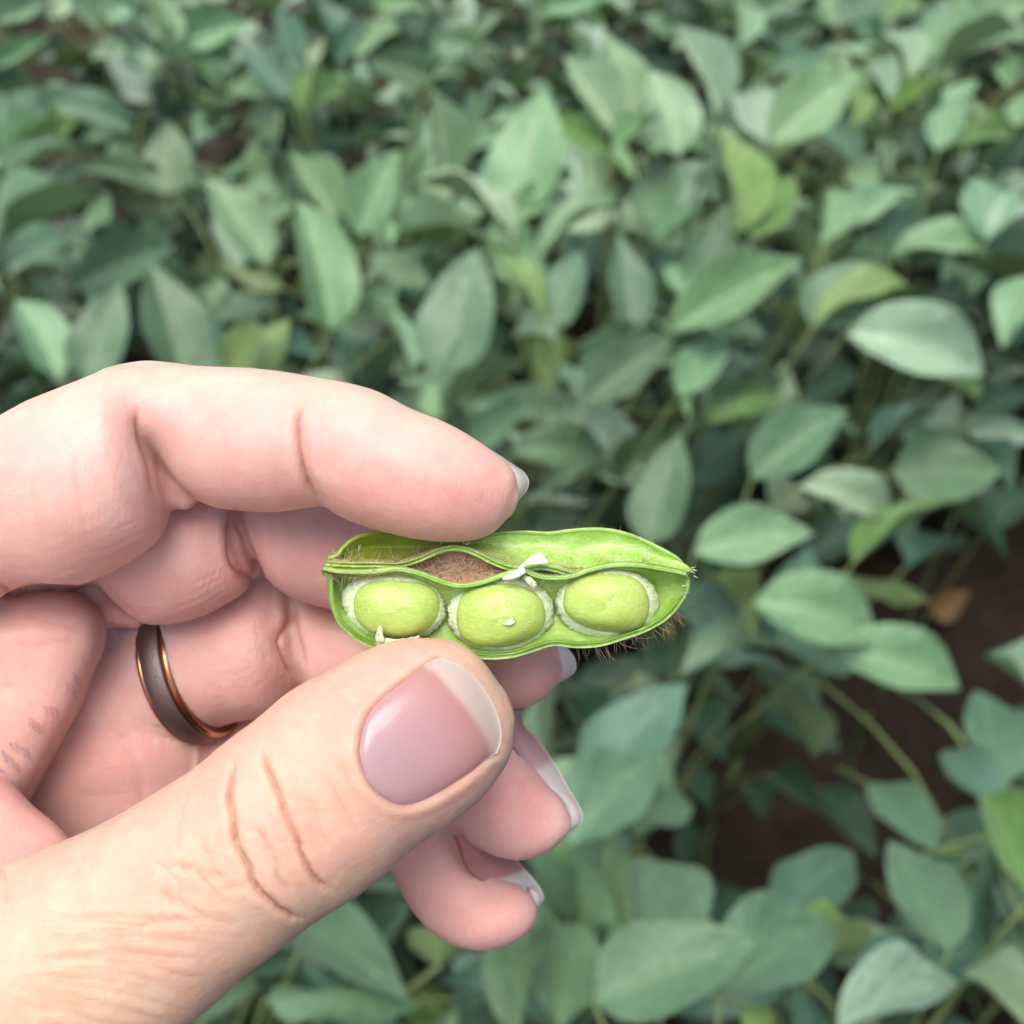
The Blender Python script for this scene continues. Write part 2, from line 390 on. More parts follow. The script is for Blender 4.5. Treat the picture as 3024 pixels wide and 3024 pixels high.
def laplace(V, it, w=0.5):
    e = np.concatenate([HQ[:, [0, 1]], HQ[:, [1, 2]], HQ[:, [2, 3]], HQ[:, [3, 0]]])
    e = np.concatenate([e, e[:, ::-1]])
    cnt = np.bincount(e[:, 0], minlength=len(V))[:, None]
    for _ in range(it):
        s = np.stack([np.bincount(e[:, 0], V[e[:, 1], k], len(V)) for k in range(3)], 1)
        V = V+(s/np.maximum(cnt, 1)-V)*w
    return V
def normals(V):
    a = V[HQ[:, 2]]-V[HQ[:, 0]]; b = V[HQ[:, 3]]-V[HQ[:, 1]]
    fn = np.cross(a, b); N = np.zeros_like(V)
    for k in range(3):
        acc = np.zeros(len(V))
        for c in range(4): acc += np.bincount(HQ[:, c], fn[:, k], len(V))
        N[:, k] = acc
    return N/(np.linalg.norm(N, axis=1, keepdims=True)+1e-9)
HV = laplace(HV, 4)
HN = normals(HV)
if np.mean(np.einsum('ij,ij->i', HN, HV-HV.mean(0))) < 0: HQ = HQ[:, ::-1]; HN = -HN
HPX = to_px(HV)
SK = {'index': pid('index_a', 'index_b', 'index_ridge', 'index_web', 'index_joint'), 'middle': pid('middle_a', 'middle_b', 'middle_web', 'middle_base'),
      'ring': pid('ring_a', 'ring_b', 'ring_web'), 'little': pid('little'), 'thumb': pid('thumb', 'thumb_core'), 'web_pad': pid('web_pad'),
      'thumb_ball': pid('thumb_ball'), 'palm': pid('palm', 'palm_pad', 'palm_fill', 'hand_back')}
FRONT = HN[:, 2] > -0.15

def polydist(pts, line):
    """distance (px) to a polyline and the position 0..1 along it"""
    line = np.asarray(line, float); L = np.concatenate([[0], np.cumsum(np.linalg.norm(np.diff(line, axis=0), axis=1))])
    best = np.full(len(pts), 1e9); tt = np.zeros(len(pts)); sd = np.zeros(len(pts))
    for i in range(len(line)-1):
        a, b = line[i], line[i+1]; ab = b-a; l2 = ab@ab+1e-9
        t = np.clip(((pts-a)@ab)/l2, 0, 1); q = pts-a-t[:, None]*ab
        d = np.hypot(q[:, 0], q[:, 1]); m = d < best
        best[m] = d[m]; tt[m] = (L[i]+t[m]*math.sqrt(l2))/L[-1]
    return best, tt

DISP = np.zeros(len(HV)); RED = np.zeros(len(HV)); INK = np.zeros(len(HV))
def crease(parts, line, depth, sig, red=0.5, lip=0.25, taper=0.18, n=24, ragged=0.0):
    """a fold pressed into the skin of the named parts"""
    line = hermite(line, n)
    if ragged: line = line+rng.normal(0, ragged, line.shape)
    mask = FRONT & np.any([SK[p] for p in parts], 0)
    bb0 = line.min(0)-150; bb1 = line.max(0)+150
    mask &= np.all((HPX > bb0) & (HPX < bb1), 1)
    idx = np.nonzero(mask)[0]
    if not len(idx): return
    d, t = polydist(HPX[idx], line); d = d*S
    w = np.clip(np.minimum(t, 1-t)/max(taper, 1e-3), 0, 1); w = w*w*(3-2*w)
    end = (t <= 0) | (t >= 1)
    g = (.78*np.exp(-(d/(sig*.55))**2)+.22*np.exp(-(d/(sig*1.5))**2))*w*np.where(end, 0, 1)
    l = np.exp(-((d-2.9*sig)/(1.5*sig))**2)*w*np.where(end, 0, 1)
    DISP[idx] += -depth*g+depth*lip*l
    RED[idx] = np.maximum(RED[idx], red*(.75*np.exp(-(d/(sig*.8))**2)+.25*np.exp(-(d/(sig*2.0))**2))*w)

# folds of the index finger
crease(['index'], [(905, 1186), (892, 1217), (887, 1285), (893, 1352), (906, 1414), (928, 1466), (950, 1497)], .95, .42, .95, .2, .22)
crease(['index'], [(905, 1290), (912, 1380), (930, 1440)], .25, .3, .25)
crease(['index'], [(414, 1185), (402, 1233), (412, 1295), (438, 1362), (450, 1414), (459, 1455), (478, 1492)], .5, .4, .75, .2, .25)
crease(['index'], [(452, 1325), (476, 1383), (518, 1430), (569, 1474), (598, 1492)], .35, .35, .55, .1, .2)
for l, dp in (([(225, 1320), (222, 1400), (240, 1500), (262, 1600)], .10), ([(300, 1250), (330, 1380), (380, 1480)], .05), ([(90, 1380), (100, 1480), (130, 1600)], .06)):
    crease(['index'], l, dp, .4, .12)
for x0, y0, x1, y1 in ((300, 1570, 420, 1530), (360, 1600, 470, 1540), (250, 1640, 390, 1590), (170, 1690, 320, 1650)):
    crease(['index'], [(x0, y0), ((x0+x1)/2, (y0+y1)/2+6), (x1, y1)], .05, .15, -.15)
crease(['index', 'web_pad'], [(-10, 1724), (38, 1752), (90, 1735), (150, 1737), (230, 1732)], .5, .4, .9, .2, .1)
# middle finger
crease(['middle'], [(685, 1512), (675, 1559), (678, 1611), (684, 1657), (706, 1686), (735, 1703), (758, 1712)], .5, .35, .6, .2)
crease(['middle'], [(690, 1515), (699, 1554), (725, 1590), (750, 1637), (766, 1673), (787, 1712)], .25, .35, .45, .1)
crease(['middle'], [(295, 1704), (311, 1725), (336, 1761), (383, 1807), (424, 1836)], .4, .35, .4, .1)
for k in range(7):
    x0 = 560+k*22; crease(['middle'], [(x0, 1800-k*9), (x0+20, 1740-k*8), (x0+50, 1660-k*6)], .05, .16, -.1)
for k in range(4):
    crease(['middle'], [(480+k*20, 1830-k*26), (580, 1795-k*24), (680, 1735-k*20)], .05, .16, -.12)
# ring finger
crease(['ring'], [(852, 1775), (862, 1815), (840, 1862), (826, 1893), (838, 1935), (854, 1975), (868, 2005)], .6, .4, .85, .25, .15, ragged=2)
crease(['ring'], [(871, 1780), (872, 1828), (880, 1880), (893, 1930), (908, 1978)], .3, .35, .55, .1)
for k in range(9):
    x0 = 660+k*22
    crease(['ring'], [(x0, 1830+k*3), (x0+14, 1900+k*5), (x0+4, 1980+k*4)], .05, .16, -.14, ragged=4)
for k in range(10):
    y0 = 1830+k*24
    crease(['ring'], [(600+rng.integers(0, 60), y0), (700, y0-14), (800, y0-40)], .05, .16, -.16, ragged=5)
for k in range(4):
    crease(['ring'], [(930, 1840+k*28), (1000, 1850+k*30), (1080, 1880+k*30)], .04, .2, -.1)
# palm: wrinkled skin beside the ring, fine palm lines, fold at the pad's foot
crease(['palm'], [(420, 1880), (446, 1940), (470, 2010), (505, 2080), (545, 2150), (580, 2200)], .5, .5, .3, .2)
for k in range(12):
    u = k/11
    crease(['palm', 'ring'], [(330+u*130, 1850+u*310), (395+u*110, 1880+u*300), (440+u*130, 1890+u*270)], .16, .22, .08, .5, ragged=4)
for k in range(14):
    u = k/13
    crease(['palm'], [(200-u*60, 2120+u*230), (330-u*20, 2100+u*250), (470+u*40, 2060+u*260)], .035, .25, .02)
crease(['palm'], [(240, 2090), (330, 2150), (400, 2280), (430, 2420)], .2, .9, .1)
crease(['palm', 'middle'], [(225, 1768), (260, 1800), (300, 1830), (340, 1850), (395, 1856)], .3, .35, .5, .2)
crease(['web_pad'], [(20, 1800), (120, 1830), (250, 1860)], .06, .4, .1); crease(['web_pad'], [(10, 1910), (130, 1905), (240, 1880)], .10, .45, .15); crease(['web_pad'], [(-10, 2030), (100, 2030), (190, 2080)], .07, .4, .1)
# thumb knuckle
c1 = [(694, 2222), (684, 2281), (676, 2350), (689, 2424), (702, 2503), (720, 2535), (737, 2562), (743, 2595), (753, 2615), (795, 2657), (837, 2694), (880, 2713), (915, 2716)]
c2 = [(769, 2196), (784, 2254), (816, 2323), (848, 2408), (880, 2477), (901, 2541), (915, 2570), (933, 2594), (962, 2622), (990, 2645)]
crease(['thumb'], c1, 1.0, .34, 1.3, .10, .14, n=60, ragged=1.3)
crease(['thumb'], c2, .9, .32, 1.25, .10, .16, n=60, ragged=1.3)
crease(['thumb'], [(715, 2438), (763, 2456), (795, 2503), (821, 2551), (827, 2599), (858, 2631), (880, 2650)], .32, .36, .45, .25, .25, ragged=1.5)
crease(['thumb'], [(562, 2329), (545, 2370), (535, 2413), (525, 2477), (530, 2540)], .14, .4, .3, .2, .3)
crease(['thumb'], [(960, 2250), (1000, 2350), (1040, 2430), (1085, 2490)], .13, .5, .3, .2, .3, ragged=2)
crease(['thumb'], [(1000, 2220), (1035, 2310), (1070, 2380)], .08, .4, .25, .2, .3)
crease(['thumb'], [(905, 2330), (940, 2430), (985, 2520)], .08, .5, .2, .2, .3, ragged=3)
crease(['thumb'], [(470, 2630), (480, 2680), (478, 2720)], .08, .3, .3)
crease(['thumb'], [(420, 2600), (470, 2560), (560, 2570), (640, 2640), (700, 2690)], .07, .45, .12, ragged=4)
for k in range(19):
    y0 = 2655+k*24+rng.uniform(-8, 8)
    x0 = -20+rng.uniform(0, 120); x1 = 760-k*14+rng.uniform(-120, 60)
    n = 9; xs = np.linspace(x0, x1, n)
    ys = y0+(xs/700)*(70-2*k)+26*np.sin(xs/170+k*.35)+rng.normal(0, 5, n)
    crease(['thumb'], np.stack([xs, ys], 1), .05+.06*rng.random(), .36, .20, .6, .3, n=40, ragged=2)
for k in range(12):
    a = rng.uniform(420, 640); b = rng.uniform(2480, 2680)
    crease(['thumb'], [(a, b), (a+rng.uniform(20, 50), b+rng.uniform(20, 60)), (a+rng.uniform(40, 110), b+rng.uniform(40, 90))], .12, .3, .25, .5, .3, ragged=3)
# ball of the thumb
crease(['thumb_ball', 'thumb'], [(0, 2556), (10, 2570), (18, 2610), (20, 2680)], .2, .4, .4)

# nail folds of the thumb
N_UP = [(1062, 2222), (1066, 2186), (1074, 2135), (1100, 2093), (1152, 2042), (1204, 2000), (1255, 1961), (1296, 1940)]
N_LO = [(1062, 2222), (1067, 2250), (1080, 2290), (1100, 2325), (1131, 2357), (1173, 2378), (1204, 2381), (1250, 2368), (1292, 2347), (1343, 2316), (1395, 2280), (1440, 2240), (1468, 2224)]
N_FREE = [(1296, 1940), (1336, 1950), (1382, 1979), (1420, 2018), (1456, 2075), (1477, 2132), (1482, 2171), (1476, 2203), (1468, 2224)]
nail_poly = np.concatenate([hermite(N_UP, 30), hermite(N_FREE, 30)[1:], hermite(N_LO, 40)[::-1][1:-1]])
def inside(pts, poly):
    x, y = pts[:, 0], pts[:, 1]; c = np.zeros(len(pts), bool)
    j = len(poly)-1
    for i in range(len(poly)):
        xi, yi = poly[i]; xj, yj = poly[j]
        m = ((yi > y) != (yj > y)) & (x < (xj-xi)*(y-yi)/(yj-yi+1e-12)+xi)
        c ^= m; j = i
    return c
tm = SK['thumb'] & FRONT & (HPX[:, 0] > 980) & (HPX[:, 1] < 2470)
ti = np.nonzero(tm)[0]
ins = inside(HPX[ti], nail_poly)
dn, _ = polydist(HPX[ti], np.concatenate([nail_poly, nail_poly[:1]])); dn = dn*S
d_side, _ = polydist(HPX[ti], np.concatenate([hermite(N_UP, 30)[::-1], hermite(N_LO, 40)[1:]])); d_side = d_side*S
HV_bed = HV.copy()                       # surface before the nail bed is pressed in
DISP[ti] += np.where(ins, -.55*np.clip(dn/.5, 0, 1), 0)
DISP[ti] += np.where(ins, 0, .17*np.exp(-((d_side-.8)/.6)**2)) - .22*np.exp(-(d_side/.25)**2)
RED[ti] = np.maximum(RED[ti], .65*np.exp(-(d_side/.38)**2))
DISP = np.clip(DISP, -1.1, .6)
HV = HV+HN*DISP[:, None]
HV = laplace(HV, 1, .35)

# slow unevenness of flesh
q = HV*0.16
HV = HV+HN*(.10*(np.sin(q[:, 0]*2.3+1.3*np.sin(q[:, 1]*1.7))*np.sin(q[:, 1]*2.9+q[:, 2]*1.3)))[:, None]

# ---- skin colour: which flesh is pinker, which is tanned; folds reddened and darkened; ink smudges on the pad
def blob(cx, cy, rx, ry=None, rot=0):
    ry = ry or rx; a = math.radians(rot); x = HPX[:, 0]-cx; y = HPX[:, 1]-cy
    u = (x*math.cos(a)+y*math.sin(a))/rx; v = (-x*math.sin(a)+y*math.cos(a))/ry
    return np.exp(-(u*u+v*v))
def lerp(c, w, to):
    return c*(1-w[:, None])+np.asarray(to)*w[:, None]
PEACH = (0.74, 0.50, 0.36); PINK = (0.71, 0.41, 0.335); ROSE = (0.72, 0.325, 0.27); PALM = (0.75, 0.435, 0.365); MAUVE = (0.71, 0.39, 0.34); PALE = (0.78, 0.56, 0.46)
C = np.tile(np.array(PINK), (len(HV), 1))
C[SK['palm'] | SK['ring']] = PALM; C[SK['middle']] = (0.71, 0.395, 0.33)
th = SK['thumb'].astype(float)
C = lerp(C, th, PEACH)
# the back of the index finger is tanned, its palm side pink
C = lerp(C, SK['index']*np.clip((HN[:, 1]-.25)/.5, 0, 1)*.9, PEACH)
for cx, cy, rx, ry, rot, to, w in (
    (1290, 1450, 190, 110, 20, ROSE, .85), (1090, 1400, 120, 120, 0, ROSE, .35), (1180, 1330, 150, 60, 25, PALE, .5), (450, 1520, 120, 80, -30, ROSE, .45), (250, 1420, 180, 130, 0, PALE, .45),
    (150, 1330, 120, 90, 0, (0.72, 0.47, 0.39), .5), (700, 1300, 160, 120, 0, PINK, .5), (60, 1600, 120, 90, 0, PINK, .6), (720, 1650, 60, 90, 0, ROSE, .4), (620, 1740, 140, 50, -20, ROSE, .3), (500, 1650, 130, 60, -20, PALE, .3)):
    C = lerp(C, blob(cx, cy, rx, ry, rot)*(SK['index'] | SK['middle'])*w, to)
for cx, cy, rx, ry, to, w in ((110, 1800, 130, 80, ROSE, .5), (200, 1900, 80, 150, MAUVE, .3), (60, 2000, 120, 120, PINK, .7), (300, 2250, 120, 140, ROSE, .35), (400, 2010, 110, 110, PALE, .3), (340, 1930, 90, 80, PALE, .3)):
    C = lerp(C, blob(cx, cy, rx, ry)*(SK['web_pad'] | SK['palm'])*w, to)
C = lerp(C, SK['thumb_ball']*.7, (0.70, 0.38, 0.32))
for cx, cy, rx, ry, to, w in ((1020, 2110, 120, 90, (0.73, 0.40, 0.34), .8), (1200, 1930, 160, 50, (0.74, 0.43, 0.36), .8), (1370, 2350, 190, 60, (0.72, 0.43, 0.37), .8), (960, 2480, 110, 150, (0.76, 0.50, 0.36), .5), (1500, 2080, 60, 170, (0.76, 0.52, 0.38), .7),
                              (760, 2420, 60, 120, PALE, .3), (930, 2360, 70, 120, (0.74, 0.45, 0.30), .35), (300, 2560, 260, 60, PALE, .6), (150, 2900, 350, 200, (0.75, 0.53, 0.34), .5), (1180, 2460, 130, 50, (0.72, 0.43, 0.37), .7), (880, 2130, 200, 50, (0.75, 0.47, 0.38), .7)):
    C = lerp(C, blob(cx, cy, rx, ry, -32 if rx > ry*1.6 else 0)*SK['thumb']*w, to)
for cx, cy, rx, ry, rot, to, w in ((1560, 1980, 130, 110, 0, ROSE, .5), (1560, 2360, 110, 130, 0, (0.74, 0.31, 0.26), .75), (1480, 2480, 140, 60, 20, PINK, .6), (1400, 2650, 200, 120, 0, (0.73, 0.37, 0.31), .9), (1280, 2600, 130, 90, 0, PINK, .5), (1000, 1990, 130, 130, 0, PALM, .5), (760, 1950, 90, 120, 0, MAUVE, .45)):
    C = lerp(C, blob(cx, cy, rx, ry, rot)*(SK['middle'] | SK['ring'] | SK['little'])*w, to)
C = lerp(C, np.clip(RED, 0, 1)*.7, (0.56, 0.23, 0.13))  # folds: own redness, plus groove shade put into the colour
C = lerp(C, np.clip(-RED, 0, 1), (0.85, 0.66, 0.58))
# worn pen writing on the pad below the index finger: rows of short strokes, most of it rubbed away
def ink(line, w, s):
    m = SK['web_pad'] & FRONT; idx = np.nonzero(m)[0]
    d, t = polydist(HPX[idx], np.asarray(line, float))
    INK[idx] = np.maximum(INK[idx], s*np.exp(-(d/w)**2))
for cx, cy, n, ang, s in ((277, 1885, 3, 78, .35), (252, 1962, 3, 60, .35), (228, 2015, 5, 62, .55), (212, 2038, 4, 40, .5), (150, 2103, 6, 15, .8), (104, 2142, 6, 30, .85), (60, 2215, 7, 25, .8), (32, 2252, 7, 35, .85), (8, 2290, 6, 50, .8)):
    a = math.radians(ang)
    for k in range(n):
        u = (k-(n-1)/2)*8.5; x = cx+u*math.cos(a)+rng.normal(0, 1.5); y = cy+u*math.sin(a)+rng.normal(0, 1.5); h = 9+rng.random()*7
        ink([(x-3, y-h), (x+2, y), (x+4, y+h)], 3.4, s*rng.uniform(.6, 1))
        if k % 2: ink([(x, y-h*.6), (x+8, y-h*.2)], 3.0, s*.7)
ink([(140, 2110), (128, 2150), (96, 2180)], 3, .25); ink([(285, 1845), (284, 1900), (262, 1955)], 14, .25)
C = lerp(C, np.clip(INK, 0, 1)*.8, (0.15, 0.085, 0.16))

# forearm, outside the picture
ARM = loft([(-500, 2300, 0, 3600, -6, .75, .8), (-900, 2700, -250, 3900, -2, .7, .75), (-1500, 3250, -900, 4400, 4, .8, .85), (-2600, 4200, -1950, 5500, 8, .9, .95), (-3900, 5300, -3200, 6800, 8, .95, .95)], cap0=.4, cap1=.25)
av, af = ARM
faces = HQ.tolist()+[[int(a)+len(HV) for a in f] for f in af]
C = C*np.array((.95, 1.0, 1.10))*(1-th[:, None]*np.array((.17, .19, .26))); C_all = np.concatenate([C, np.tile(np.array(PEACH)*np.array((.89, .95, 1.04)), (len(av), 1))])
hand = mesh_obj('person', np.concatenate([HV, av]), faces, M_SKIN, mm=True)
set_color(hand.data, 'tint', C_all)
RG = (SK['index']*.8+SK['middle']*.7+SK['ring']*.6+SK['little']*.8+SK['web_pad']*.3+SK['palm']*.35)*np.clip(HN[:, 2]*1.3, 0, 1)*(1-SK['index']*np.clip(HN[:, 1]*1.5, 0, 1))
ra = hand.data.attributes.new('ridge', 'FLOAT', 'POINT'); ra.data.foreach_set('value', np.concatenate([RG, np.zeros(len(av))]).astype(np.float32))
hand.matrix_world = HAND_MAT
tag(hand, 'bare left hand holding an opened bean pod between thumb and index fingertip', 'person')

# ---- nails
def surf_z(px, py, bvh, default):
    p = Vector(P(px, py, 0.0).tolist()); o = Vector((0, 0, D)); d = (p-o).normalized()
    h = bvh.ray_cast(o, d)
    return h[0].z if h[0] else default
sel = SK['thumb']; keep = sel[HQ].all(1)
BV_T = BVHTree.FromPolygons(HV_bed.tolist(), HQ[keep].tolist())
def plate(name, G, tint, thick):
    """closed nail plate from a grid of points G (nu,nv,3)"""
    nu, nv, _ = G.shape
    du = np.gradient(G, axis=0); dv = np.gradient(G, axis=1); n = np.cross(du, dv); n /= np.linalg.norm(n, axis=2, keepdims=True)+1e-9
    if n[..., 2].mean() < 0: n = -n
    top = G.reshape(-1, 3); bot = (G-n*thick).reshape(-1, 3); K = nu*nv
    f = grid_faces(nu, nv); f2 = [tuple(K+i for i in q[::-1]) for q in f]
    rim = [i*nv for i in range(nu)]+[(nu-1)*nv+j for j in range(1, nv)]+[i*nv+nv-1 for i in range(nu-2, -1, -1)]+[j for j in range(nv-2, 0, -1)]
    fr = [(rim[i], rim[i-1], K+rim[i-1], K+rim[i]) for i in range(len(rim))]
    o = mesh_obj(name, np.concatenate([top, bot]), f+f2+fr, M_NAIL, hand, mm=True)
    set_color(o.data, 'tint', np.concatenate([tint.reshape(-1, 3)]*2))
    return o
# thumb nail
nu, nv = 56, 40
up = hermite(N_UP, nu); lo_ = hermite(N_LO, nu); fr = hermite(N_FREE, nv)
# the free edge runs from the upper to the lower side; the cuticle end closes to a point, so spread it
us = np.linspace(0, 1, nu)
cut = hermite([N_UP[2], N_UP[1], N_UP[0], N_LO[1], N_LO[2], N_LO[3], N_LO[4]], nv)
up = hermite(N_UP[2:], nu); lo_ = hermite(N_LO[4:], nu)
G2 = np.zeros((nu, nv, 2)); u = us[:, None, None]; v = np.linspace(0, 1, nv)[None, :, None]
G2 = (1-v)*up[:, None]+v*lo_[:, None]+(1-u)*cut[None]+u*fr[None]-((1-u)*(1-v)*up[0]+(1-u)*v*lo_[0]+u*(1-v)*up[-1]+u*v*lo_[-1])
Zs = np.zeros((nu, nv))
for i in range(nu):
    for j in range(nv): Zs[i, j] = surf_z(G2[i, j, 0], G2[i, j, 1], BV_T, -1e3)
m = np.median(Zs[Zs > -100]); Zs[Zs < -100] = m-4
for _ in range(6):
    Zp = np.pad(Zs, 1, 'edge'); Zs = (Zp[:-2, 1:-1]+Zp[2:, 1:-1]+Zp[1:-1, :-2]+Zp[1:-1, 2:]+2*Zs)/6
vv = np.linspace(-1, 1, nv)[None, :]; uu = us[:, None]
edge_sink = -.45*np.exp(-((1-np.abs(vv))/.07))*np.clip((1-uu)/.2, 0, 1)-.45*np.exp(-uu/.035)
Zs = Zs+.08+.30*(1-vv**2)+edge_sink
G = P(G2[..., 0], G2[..., 1], Zs)
fb = hermite([(1240, 1958), (1292, 1995), (1333, 2042), (1375, 2088), (1411, 2140), (1437, 2186), (1452, 2232)], 30)
pts = G2.reshape(-1, 2); d, t = polydist(pts, fb)
# side of the white line
i_n = np.argmin(((pts[:, None]-fb[None])**2).sum(2), 1); tg = np.gradient(fb, axis=0)[i_n]; dv_ = pts-fb[i_n]
side = np.sign(tg[:, 0]*dv_[:, 1]-tg[:, 1]*dv_[:, 0])
s = np.clip(.5-side*d/20, 0, 1)*.9
tint = np.tile(np.array((0.76, 0.46, 0.455)), (len(pts), 1))
du_ = np.hypot(pts[:, 0]-1090, pts[:, 1]-2230)
tint += (np.array((0.74, 0.53, 0.575))-tint)*np.clip(1-du_/330, 0, 1)[:, None]
tint += (np.array((0.72, 0.39, 0.33))-tint)*(np.exp(-np.maximum(d-10, 0)/70)*.6)[:, None]
dl, _ = polydist(pts, hermite([(1085, 2190), (1130, 2230), (1165, 2290), (1185, 2365)], 12))
tint += (np.array((0.72, 0.55, 0.60))-tint)*(np.exp(-(dl/10)**2)*.35)[:, None]
tint = tint*(1-s[:, None])+np.array((0.86, 0.78, 0.69))*s[:, None]
plate('fingernail', G, tint.reshape(nu, nv, 3), .35)['label'] = 'broad pink thumbnail with a short pale free edge'
def strip_nail(inner, outer, z_in, z_out, white_from, label, pink=(0.74, 0.47, 0.47), bulge=.5, nv=14, white=(0.96, 0.93, 0.88), axis='t'):
    nu = 40
    a = hermite(inner, nu); b = hermite(outer, nu)
    zi = np.interp(np.linspace(0, 1, nu), np.linspace(0, 1, len(z_in)), z_in); zo = np.interp(np.linspace(0, 1, nu), np.linspace(0, 1, len(z_out)), z_out)
    A = P(a[:, 0], a[:, 1], zi); B = P(b[:, 0], b[:, 1], zo)
    w = np.linspace(-.3, 1, nv)[None, :, None]
    G = A[:, None]*(1-w)+B[:, None]*w
    G[..., 2] += bulge*np.sin(np.clip(w[..., 0], 0, 1)*math.pi)
    t = np.linspace(0, 1, nu)[:, None]*np.ones((1, nv))+(.06*w[..., 0] if axis == 't' else 0)
    s = np.clip((t-white_from)/.05+.5, 0, 1)[..., None]
    tint = np.array(pink)*(1-s)+np.array(white)*s
    o = plate('fingernail', G, tint, .4)
    o['label'] = label
strip_nail([(1418, 1312), (1455, 1342), (1495, 1372), (1517, 1395), (1521, 1420), (1519, 1450), (1511, 1485), (1505, 1497)],
           [(1432, 1318), (1476, 1344), (1518, 1373), (1549, 1396), (1562, 1419), (1559, 1442), (1538, 1471), (1514, 1497)], [0, 0, 0, 0, 0], [-1.5, -2, -2.5, -2.5, -1], -1, 'long white index fingernail seen from beneath', white=(0.95, 0.94, 0.90))
strip_nail([(1605, 1880), (1636, 1915), (1648, 1950), (1650, 1980), (1645, 2010)], [(1630, 1880), (1672, 1911), (1699, 1948), (1702, 1974), (1650, 2019)], [-15, -15, -15, -15], [-17, -17.5, -17.5, -16.5], -1, 'white tip of the middle fingernail below the pod', white=(0.96, 0.93, 0.89))
strip_nail([(1500, 2095), (1514, 2135), (1525, 2186), (1551, 2228), (1582, 2280), (1607, 2316), (1654, 2347), (1678, 2378), (1685, 2409), (1672, 2452)],
           [(1545, 2095), (1547, 2140), (1578, 2171), (1618, 2223), (1654, 2280), (1682, 2331), (1708, 2373), (1722, 2409), (1717, 2432), (1676, 2459)], [-16.5, -16.5, -17, -18.2, -19, -19.5], [-21, -21, -21, -21, -20.5], .47, 'pale pink ring fingernail with a long white tip', pink=(0.80, 0.55, 0.56))
strip_nail([(1380, 2470), (1392, 2505), (1402, 2536), (1422, 2568), (1448, 2590), (1488, 2614), (1540, 2616), (1569, 2628), (1577, 2652), (1582, 2668)],
           [(1500, 2480), (1522, 2533), (1535, 2547), (1545, 2560), (1560, 2577), (1576, 2595), (1592, 2617), (1603, 2637), (1606, 2652), (1592, 2674)], [-16.5, -17, -19.5, -22.2, -23.4, -23.8], [-26, -26, -26, -25.5, -24.5], .5, 'little fingernail with a curved white tip', pink=(0.74, 0.40, 0.38), white=(0.92, 0.88, 0.83))

# ---- the ring: dark brushed band with copper coloured edges
ring = empty('ring', HAND_MAT)
tag(ring, 'dark grey wedding band with copper coloured edges on the ring finger', 'ring')
ax = P(760, 1925, -24.0)-P(505, 2005, -27.0); ax /= np.linalg.norm(ax)
ctr = P(566, 1972, -27.2)
e1 = np.cross(ax, [0, 0, 1.0]); e1 /= np.linalg.norm(e1); e2 = np.cross(e1, ax)
def band(name, prof, mat):
    prof = np.array(prof); n = 96; ph = np.linspace(0, 2*math.pi, n, endpoint=False)
    V = ctr+ax*prof[None, :, 1, None]+prof[None, :, 0, None]*(e1*np.cos(ph)[:, None, None]*1.0+e2*np.sin(ph)[:, None, None]*.97)
    k = len(prof)
    f = [(i*k+j, i*k+(j+1) % k, ((i+1) % n)*k+(j+1) % k, ((i+1) % n)*k+j) for i in range(n) for j in range(k)]
    return mesh_obj(name, V.reshape(-1, 3), f, mat, ring, mm=True)
RR = 9.32
band('band', [(RR-.5, -1.4), (RR+.6, -1.4), (RR+.72, -1.25), (RR+.76, 0), (RR+.72, 1.25), (RR+.6, 1.4), (RR-.5, 1.4)], M_BAND)
band('edge', [(RR-.6, -2.15), (RR+.1, -2.2), (RR+.25, -2.1), (RR+.57, -1.43), (RR+.3, -1.43), (RR-.6, -1.41)], M_COPPER)
band('edge', [(RR-.6, 1.41), (RR+.3, 1.43), (RR+.57, 1.43), (RR+.25, 2.2), (RR+.1, 2.3), (RR-.6, 2.25)], M_COPPER)
print('hand done', round(time.time()-T0, 1))

# ------------------------------------------------------------------ the opened pod
def zp(pts):
    """points noted on the pod close-up -> photo pixels"""
    p = np.asarray(pts, float); return p/1.5456+np.array([900.0, 1450.0])
def pod_material(name, base, pale, amount, olive=None, rough=.42, sss=.25):
    t = NT(name); co = t.coord()
    a = t.ramp(t.noise(co, 420, 5, .6), [(.38, 0.), (.68, 1.)])
    c = t.mix(t.math('MULTIPLY', a, amount), base, pale)
    f = t.ramp(t.noise(t.mapping(co, (1, 3, 1)), 1500, 3, .7), [(.5, 0.), (.75, 1.)])
    c = t.mix(t.math('MULTIPLY', f, amount*.6), c, (0.80, 0.86, 0.68))
    tin = t.attr('tint').outputs['Color']
    c = t.mix(1.0, c, tin, 'MULTIPLY')
    h = t.math('ADD', t.noise(co, 700, 4, .6), t.math('MULTIPLY', t.noise(co, 2200, 3, .6), .5))
    b = t.principled(Base_Color=c, Roughness=rough, Specular_IOR_Level=.45, Subsurface_Weight=sss, Subsurface_Radius=(.6, 1, .2), Subsurface_Scale=.0018, Normal=t.bump(h, .5, .0003))
    return t.done(b)
M_POD = pod_material('pod_inner_wall', (0.31, 0.49, 0.09), (0.52, 0.66, 0.32), .8, rough=.3)
M_RIM = pod_material('pod_green_rim', (0.17, 0.36, 0.045), (0.28, 0.47, 0.10), .6, rough=.36)
M_FUZZ = pod_material('pod_brown_skin', (0.36, 0.19, 0.11), (0.50, 0.32, 0.20), .6, rough=.7, sss=.1)
M_BEAN = pod_material('bean_skin', (0.38, 0.53, 0.11), (0.46, 0.59, 0.19), .45, rough=.36, sss=.35)
